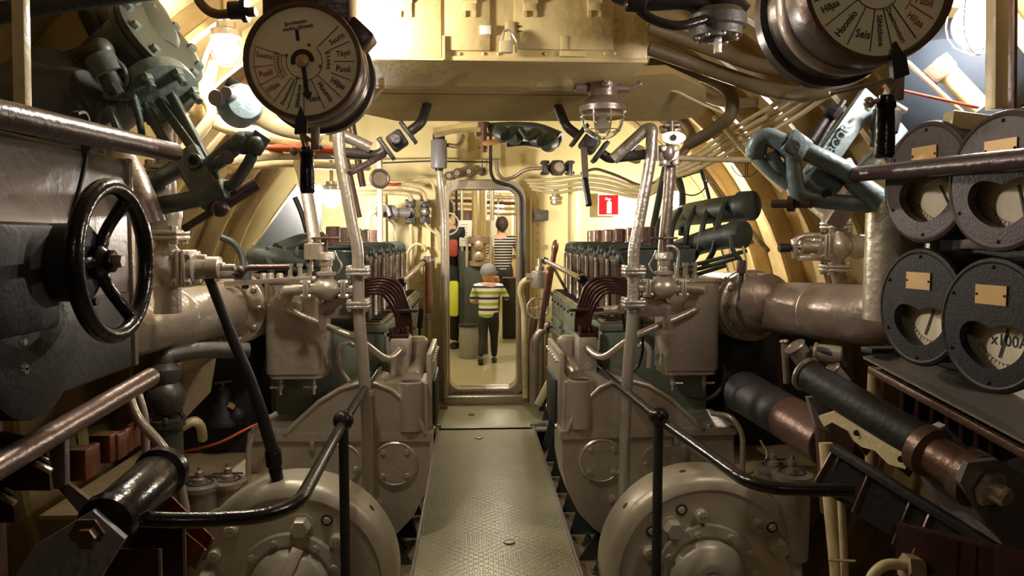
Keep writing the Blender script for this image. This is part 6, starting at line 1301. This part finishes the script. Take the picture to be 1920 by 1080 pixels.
# ---------------------------------------------------------------- next compartment: fittings
t = thing('periscope', 'shiny steel periscope tube with a round bronze gear head beyond the door', 'periscope'); d_ = 8.3
a = P(897, 300, d_); mb = MB(); mb.cyl(V(a.x, d_, P(897, 448, d_).z), V(a.x, d_, 2.2), .075, seg=32); mb.build('tube', 'chrome', t)
z1, z0 = P(897, 445, d_).z, P(897, 500, d_).z
mb = MB(); mb.lathe([(.09, 0), (.11, .01), (.11, .06), (.085, .07), (.085, .25), (.12, .26), (.12, .33), (.09, .34)], V(a.x, d_, z0), (0, 0, 1), 32); mb.build('gear_head', 'silver_aged', t)
for dz in (.24, .12): mb = MB(); mb.lathe([(.05, 0), (.05, .05), (.035, .06), (.012, .062), (.012, .075)], V(a.x, d_-.08, z0+dz), (0, -1, 0), 24); mb.build('dial_boss', 'silver', t)
mb = MB()
for s_ in (-1, 1): mb.cyl(V(a.x+s_*.13, d_-.02, z0-.02), V(a.x+s_*.13, d_-.02, z1), .018, seg=10)
mb.each('guide_rod', 'silver_bright', t)
mb = MB(); mb.box(V(a.x-.03, d_+.05, z0/2), (.26, .22, z0), bev=.01); mb.build('pedestal', 'dark_green', t)
t = thing('floor_drum', 'round grey drum stool with black lid standing beyond the door', 'drum'); c = P(880, 668, 8.0)
mb = MB(); mb.lathe([(.10, 0), (.11, .02), (.11, .34), (.10, .35)], V(c.x, 8.0, 0), (0, 0, 1), 32); mb.build('drum', 'bin_grey', t)
mb = MB(); mb.lathe([(.118, .345), (.118, .365), (.10, .372)], V(c.x, 8.0, 0), (0, 0, 1), 32); mb.build('lid', 'rubber', t)
t = thing('info_board', 'white information board on posts behind the periscope', 'board'); a, b = P(861, 413, 8.6), P(927, 462, 8.6)
mb = MB(); mb.box(((a.x+b.x)/2, 8.6, (a.z+b.z)/2), (b.x-a.x, .012, a.z-b.z), bev=.002); mb.build('panel', 'sign_white', t)
mb = MB()
for k in range(7): mb.box((a.x+.06, 8.592, a.z-.05-.03*k), (.07-.01*(k % 3), .002, .006))
mb.each('printed_line', 'grey_plastic', t)
for px in (866, 924): mb = MB(); q = P(px, 400, 8.62); mb.cyl(V(q.x, 8.62, .0), V(q.x, 8.62, 2.2), .018, seg=14); mb.build('post', 'silver_bright', t)
for i, (px, y0, y1, d_, w_, m, lb) in enumerate(((885, 470, 800, 8.7, .30, 'dark_green', 'dark green cabinet behind the periscope pedestal'), (958, 520, 800, 9.6, .22, 'black_matte', 'dark cabinet at the right inside the next compartment'), (872, 395, 800, 9.8, .22, 'brown_steel', 'tall brown machinery housing behind the periscope'))):
    a = P(px, y0, d_); b = P(px, y1, d_); mb = MB(); mb.box((a.x, d_, (a.z+max(0, b.z))/2), (w_, .2, a.z-max(0, b.z)), bev=.01); tag(mb.build('cabinet', m), lb, 'cabinet')
for k, (px, d_, r_, m) in enumerate(((911, 10.5, .012, 'silver_bright'), (921, 10.8, .02, 'silver'), (962, 12.4, .025, 'cream_pipe'), (856, 9.2, .016, 'black_matte'), (934, 11.4, .015, 'silver_bright'))):
    q = P(px, 400, d_); mb = MB(); mb.cyl(V(q.x, d_, 0), V(q.x, d_, 2.2), r_, seg=12); tag(mb.build('upright_pipe', m), ('thin bright upright pipe right of the periscope', 'silver upright pipe behind the information board', 'cream upright pipe at the far right inside the next compartment', 'thin black upright pipe left of the periscope', 'slim bright pipe farthest back in the next compartment')[k], 'pipe')
for k in range(5):
    z = 1.98-.07*k; mb = MB(); mb.tube([V(-1.4, 10.9+.3*k, z), V(-.2, 10.8+.3*k, z+.02), V(.4, 10.9+.3*k, z-.02), V(1.4, 10.8+.3*k, z)], .025, 12, .2); tag(mb.build('ceiling_pipe', ('cream_pipe', 'silver', 'brown_steel', 'cream_pipe', 'silver')[k]), ('highest', 'second highest', 'middle', 'second lowest', 'lowest')[k]+' pipe crossing under the far ceiling of the next compartment', 'pipe')
mb = MB(); mb.box((.0, 6.02, 1.69), (.46, .05, .03), bev=.004); mb.box((.258, 6.02, 1.60), (.02, .05, .2), bev=.004); tag(mb.build('warning_edge', 'yellow_cloth'), 'yellow painted edge strip behind the top of the door', 'strip')
mb = MB(); mb.torus((-.29, 5.99, 1.40), (.2, -1, 0), .085, .007, 32, 8); tag(mb.build('white_ring', 'sign_white'), 'thin pale ring behind the upper left corner of the door', 'ring')
# ---------------------------------------------------------------- people
mat('skin', (.62, .36, .24), .5); mat('hair_dark', (.03, .018, .012), .5, bump=.5, bscale=200); mat('cap_grey', (.24, .26, .32), .7, bump=.1)
mat('trousers_black', (.016, .016, .02), .8); mat('trousers_grey', (.03, .03, .035), .8); mat('shoe_red', (.40, .03, .04), .4); mat('shoe_dark', (.05, .04, .05), .5); mat('jacket_navy', (.012, .014, .022), .7); mat('bag_red', (.35, .05, .03), .6)
def striped(name, cols, period, bands):
    m = mat(name, cols[0], .8); nt = m.node_tree; N = nt.nodes; L = nt.links; geo = N.new('ShaderNodeNewGeometry'); s = N.new('ShaderNodeSeparateXYZ'); L.new(geo.outputs['Position'], s.inputs[0])
    mm = N.new('ShaderNodeMath'); mm.operation = 'MULTIPLY'; mm.inputs[1].default_value = 1/period; L.new(s.outputs[2], mm.inputs[0]); f = N.new('ShaderNodeMath'); f.operation = 'FRACT'; L.new(mm.outputs[0], f.inputs[0])
    r = N.new('ShaderNodeValToRGB'); r.color_ramp.interpolation = 'CONSTANT'
    el = r.color_ramp.elements; el[0].position = 0; el[0].color = (*cols[0], 1); el[1].position = bands[0][0]; el[1].color = (*cols[bands[0][1]], 1)
    for p_, ci in bands[1:]: e_ = el.new(p_); e_.color = (*cols[ci], 1)
    L.new(f.outputs[0], r.inputs[0]); L.new(r.outputs[0], N['Principled BSDF'].inputs['Base Color'])
striped('shirt_green_white', [(.80, .80, .72), (.30, .50, .08), (.03, .04, .12)], .115, [(.25, 1), (.50, 0), (.78, 2)])
striped('shirt_black_white', [(.02, .02, .025), (.70, .68, .64)], .042, [(.62, 1)])
def skin(mb, chains, sub=2):
    """grow one surface over joints: chains of (point, radius); first point of the first chain is the root"""
    pts = []; rad = []; ed = []; idx = {}
    def gi(p, r_):
        k = tuple(round(q, 4) for q in p)
        if k not in idx: idx[k] = len(pts); pts.append(p); rad.append(r_)
        return idx[k]
    for ch in chains:
        ids = [gi(p, r_) for p, r_ in ch]
        ed += [(a, b) for a, b in zip(ids, ids[1:])]
    me = bpy.data.meshes.new('s'); me.from_pydata(pts, ed, []); ob = bpy.data.objects.new('s', me); COL.objects.link(ob)
    md = ob.modifiers.new('k', 'SKIN'); md.use_smooth_shade = True
    for i, v in enumerate(me.skin_vertices[0].data):
        r_ = rad[i]; v.radius = (r_, r_) if not isinstance(r_, tuple) else r_; v.use_root = (i == 0)
    ms = ob.modifiers.new('b', 'SUBSURF'); ms.levels = sub
    e_ = ob.evaluated_get(bpy.context.evaluated_depsgraph_get()); m2 = e_.to_mesh(); mb.add([v.co.copy() for v in m2.vertices], [tuple(p.vertices) for p in m2.polygons]); e_.to_mesh_clear(); bpy.data.objects.remove(ob); bpy.data.meshes.remove(me)
def person(name, label, base, H, top, bottom, shoe, legs, arms, hat=None, hair=None, yaw=0., heady=0., child=False):
    """legs, arms: for left then right, joint offsets in fractions of H, y away from the viewer"""
    t = thing(name, label, 'person'); base = Vector(base)
    cz, sz_ = math.cos(yaw), math.sin(yaw)
    def J(x, y, z): return base+V((x*cz-y*sz_)*H, (x*sz_+y*cz)*H, z*H)
    hr = .080 if child else .062; hc = 1-hr*1.25; sh = .12 if child else .115; st = .78 if child else .80; pz = .47 if child else .50
    g = 1.12 if child else 1.
    torso = [(J(0, 0, pz), (.085*H*g, .065*H*g)), (J(0, .0, .60), (.080*H*g, .062*H*g)), (J(0, .0, .70), (.095*H*g, .065*H*g)), (J(0, 0, st-.01), (.085*H*g, .055*H*g)), (J(0, .005, st+.04), (.034*H, .034*H)), (J(0, .01, hc-hr*.7), (.034*H, .034*H))]
    chB = [torso]
    for i, s_ in enumerate((-1, 1)):
        sx, (ex, ey, ez), (wx, wy, wz) = sh*s_, arms[i][0], arms[i][1]
        chB.append([torso[3], (J(sx, 0, st-.02), .036*H), (J((sx+ex)/2, ey/2, (st+ez)/2), .028*H), (J(ex, ey, ez), .024*H), (J((ex+wx)/2, (ey+wy)/2, (ez+wz)/2), .021*H), (J(wx, wy, wz), .015*H)])
        kx, ky, kz = legs[i][0]; ax_, ay, az = legs[i][1]
        chB.append([torso[0], (J(.048*s_, 0, pz-.03), .056*H*g), (J((.05*s_+kx)/2, ky/2, (pz+kz)/2), .048*H), (J(kx, ky, kz), .034*H), (J((kx+ax_)/2, (ky+ay)/2, (kz+az)/2), .032*H), (J(ax_, ay, az), .022*H)])
    mb = MB(); skin(mb, chB)
    hd = J(0, .012, hc); mb.sph(hd, hr*H, (.86, 1.0, 1.18), 24, 16)
    fy = V(-math.sin(yaw+heady), math.cos(yaw+heady), 0); fx = V(fy.y, -fy.x, 0)
    mb.sph(hd+fy*hr*H*.95+V(0, 0, -.15*hr*H), hr*H*.2, (.7, 1, 1), 10, 8)                      # nose
    for s_ in (-1, 1): mb.sph(hd+fx*s_*hr*H*.86+V(0, 0, -.1*hr*H), hr*H*.24, (.45, .7, 1), 10, 8)   # ears
    for i, s_ in enumerate((-1, 1)):
        e_ = J(*arms[i][0]); w_ = J(*arms[i][1]); dr = (w_-e_).normalized(); side = dr.cross(V(0, 1, 0)).normalized() if abs(dr.y) < .9 else V(1, 0, 0); L_ = .045*H
        mb.sph(w_+dr*L_*.6, L_*.62, (.8, .6, .9), 12, 8)
        for k in range(4): q = w_+dr*L_*.9+side*(k-1.5)*L_*.30; mb.tube([q, q+dr*L_*(.5+.1*(k % 3)), q+dr*L_*(.7+.12*(k % 3))+V(0, L_*.25, 0)], L_*.15, 6, .002)
        mb.tube([w_+dr*L_*.3+side*L_*.4, w_+dr*L_*.7+side*L_*.85, w_+dr*L_*1.0+side*L_*.8], L_*.16, 6, .002)
    mb.build('body', 'skin', t, ang=80)
    mb = MB(); f = 1.16; ch = [[(p, (r_[0]*f, r_[1]*f)) for p, r_ in torso[:4]]+[(J(0, .003, st+.035), .056*H)]]
    ch[0][0] = (J(0, 0, pz-.05), (.100*H*g, .080*H*g)); ch[0].insert(1, (J(0, 0, pz+.05), (.098*H*g, .078*H*g)))
    for c_ in (chB[1], chB[3]):
        c2 = [(ch[0][4][0], ch[0][4][1])]+[(p, r_*1.3) for p, r_ in c_[1:4 if child else 6]]
        if not child: c2[-1] = (c_[4][0]*.3+c_[5][0]*.7, c_[5][1]*1.35)
        ch.append(c2)
    skin(mb, ch); mb.build('shirt', top, t, ang=80)
    mb = MB(); ch = [[(torso[0][0], (.094*H*g, .074*H*g)), (J(0, 0, pz+.09), (.088*H*g, .068*H*g))]]
    for c_ in (chB[2], chB[4]): ch.append([(torso[0][0], 0)]+[(p, r_*1.28) for p, r_ in c_[1:]])
    ch[1][0] = ch[0][0]; ch[2][0] = ch[0][0]; skin(mb, ch); mb.build('trousers', bottom, t, ang=80)
    for i in range(2):
        a = J(*legs[i][1]); mb = MB(); lift = legs[i][2] if len(legs[i]) > 2 else 0
        fd = V(-math.sin(yaw)*math.cos(lift), math.cos(yaw)*math.cos(lift), -math.sin(lift)); u = .036*H
        p0 = a+V(0, 0, -.028*H); skin(mb, [[(p0-fd*.028*H, (u*.8, u*.75)), (p0+fd*.04*H, (u*.9, u*.7)), (p0+fd*.10*H, (u*.8, u*.5))]]); mb.build('shoe', shoe, t, ang=80)
    if hair:
        mb = MB(); mb.sph(hd+V(0, -.15*hr*H, .12*hr*H)-fy*.1*hr*H, hr*H*1.04, (.92, 1.0, 1.12), 24, 16)
        if hair == 'bun': mb.sph(hd-fy*hr*H*.85+V(0, 0, -.35*hr*H), hr*H*.5, (1, .8, 1.4), 16, 10)
        mb.build('hair', 'hair_dark', t)
    if hat:
        mb = MB(); prof = [(hr*H*1.02, -.05*hr*H), (hr*H*1.04, .2*hr*H), (hr*H*.95, .7*hr*H), (hr*H*.7, 1.05*hr*H), (hr*H*.3, 1.25*hr*H), (.001, 1.28*hr*H)]
        mb.lathe(prof, hd, (0, -.12, 1), 28); o = fy; c0 = hd+V(0, 0, .12*hr*H)
        mb.prism([c0+fx*hr*H*.8*math.cos(a*PI/10)+o*(hr*H*(.75+.85*math.sin(a*PI/10))) for a in range(11)], (0, 0, .08*hr*H)); mb.build('cap', hat, t)
    return t
b = P(916, 684, 7.62)
person('person', 'small child in grey cap and green striped shirt walking away through the door', (b.x, 7.62, 0), 1.03, 'shirt_green_white', 'trousers_black', 'shoe_dark',
       [((-.055, -.02, .27), (-.075, -.12, .09), .7), ((.055, .05, .27), (.055, .06, .055))],
       [((-.17, .03, .62), (-.10, .12, .60)), ((.19, .04, .64), (.10, .13, .80))], hat='cap_grey', heady=-.6, yaw=-.05, child=True)
b = P(943, 603, 11.0)
person('person', 'person with dark tied hair in black and white striped top beyond the child', (b.x, 11.3, 0), 1.62, 'shirt_black_white', 'trousers_grey', 'shoe_red',
       [((-.055, .02, .28), (-.06, .0, .05)), ((.055, .03, .28), (.07, .0, .05))],
       [((-.17, -.02, .63), (-.15, .12, .60)), ((.17, .0, .63), (.12, .13, .62))], hair='bun', yaw=.1)
b = P(838, 655, 8.7)
person('person', 'person in dark navy jacket and grey cap behind the left door post', (b.x-.02, 8.7, 0), 1.76, 'jacket_navy', 'trousers_black', 'shoe_dark',
       [((-.06, .02, .28), (-.07, .0, .05)), ((.055, .03, .28), (.06, .0, .05))],
       [((-.17, .05, .63), (-.12, .15, .60)), ((.16, .05, .63), (.08, .16, .60))], hat='cap_grey', hair='short', yaw=-.3)
q = P(850, 465, 8.5); mb = MB(); mb.box(q, (.10, .12, .20), bev=.03); tag(mb.build('red_bag', 'bag_red'), 'small red bag carried by the person in the dark jacket', 'bag')
q = P(851, 560, 8.4); mb = MB(); mb.box(q, (.11, .12, .40), bev=.03); tag(mb.build('yellow_bag', 'yellow_cloth'), 'yellow green bag hanging below the red bag at the left of the door', 'bag')
# ---------------------------------------------------------------- put every Empty at the base of its thing
bpy.context.view_layer.update()
def walk(o):
    for c in o.children:
        yield c
        yield from walk(c)
for o in [q for q in COL.objects if q.type == 'EMPTY' and q.parent is None]:
    mn = Vector((1e9,)*3); mx = -mn
    for c in walk(o):
        if c.type == 'MESH':
            for k in c.bound_box:
                p = c.matrix_world @ Vector(k)
                mn = Vector(map(min, mn, p)); mx = Vector(map(max, mx, p))
    if mn.x > 1e8: continue
    base = Vector(((mn.x+mx.x)/2, (mn.y+mx.y)/2, mn.z)); dlt = base-o.location
    o.location = base
    for c in o.children: c.location = Vector(c.location)-dlt
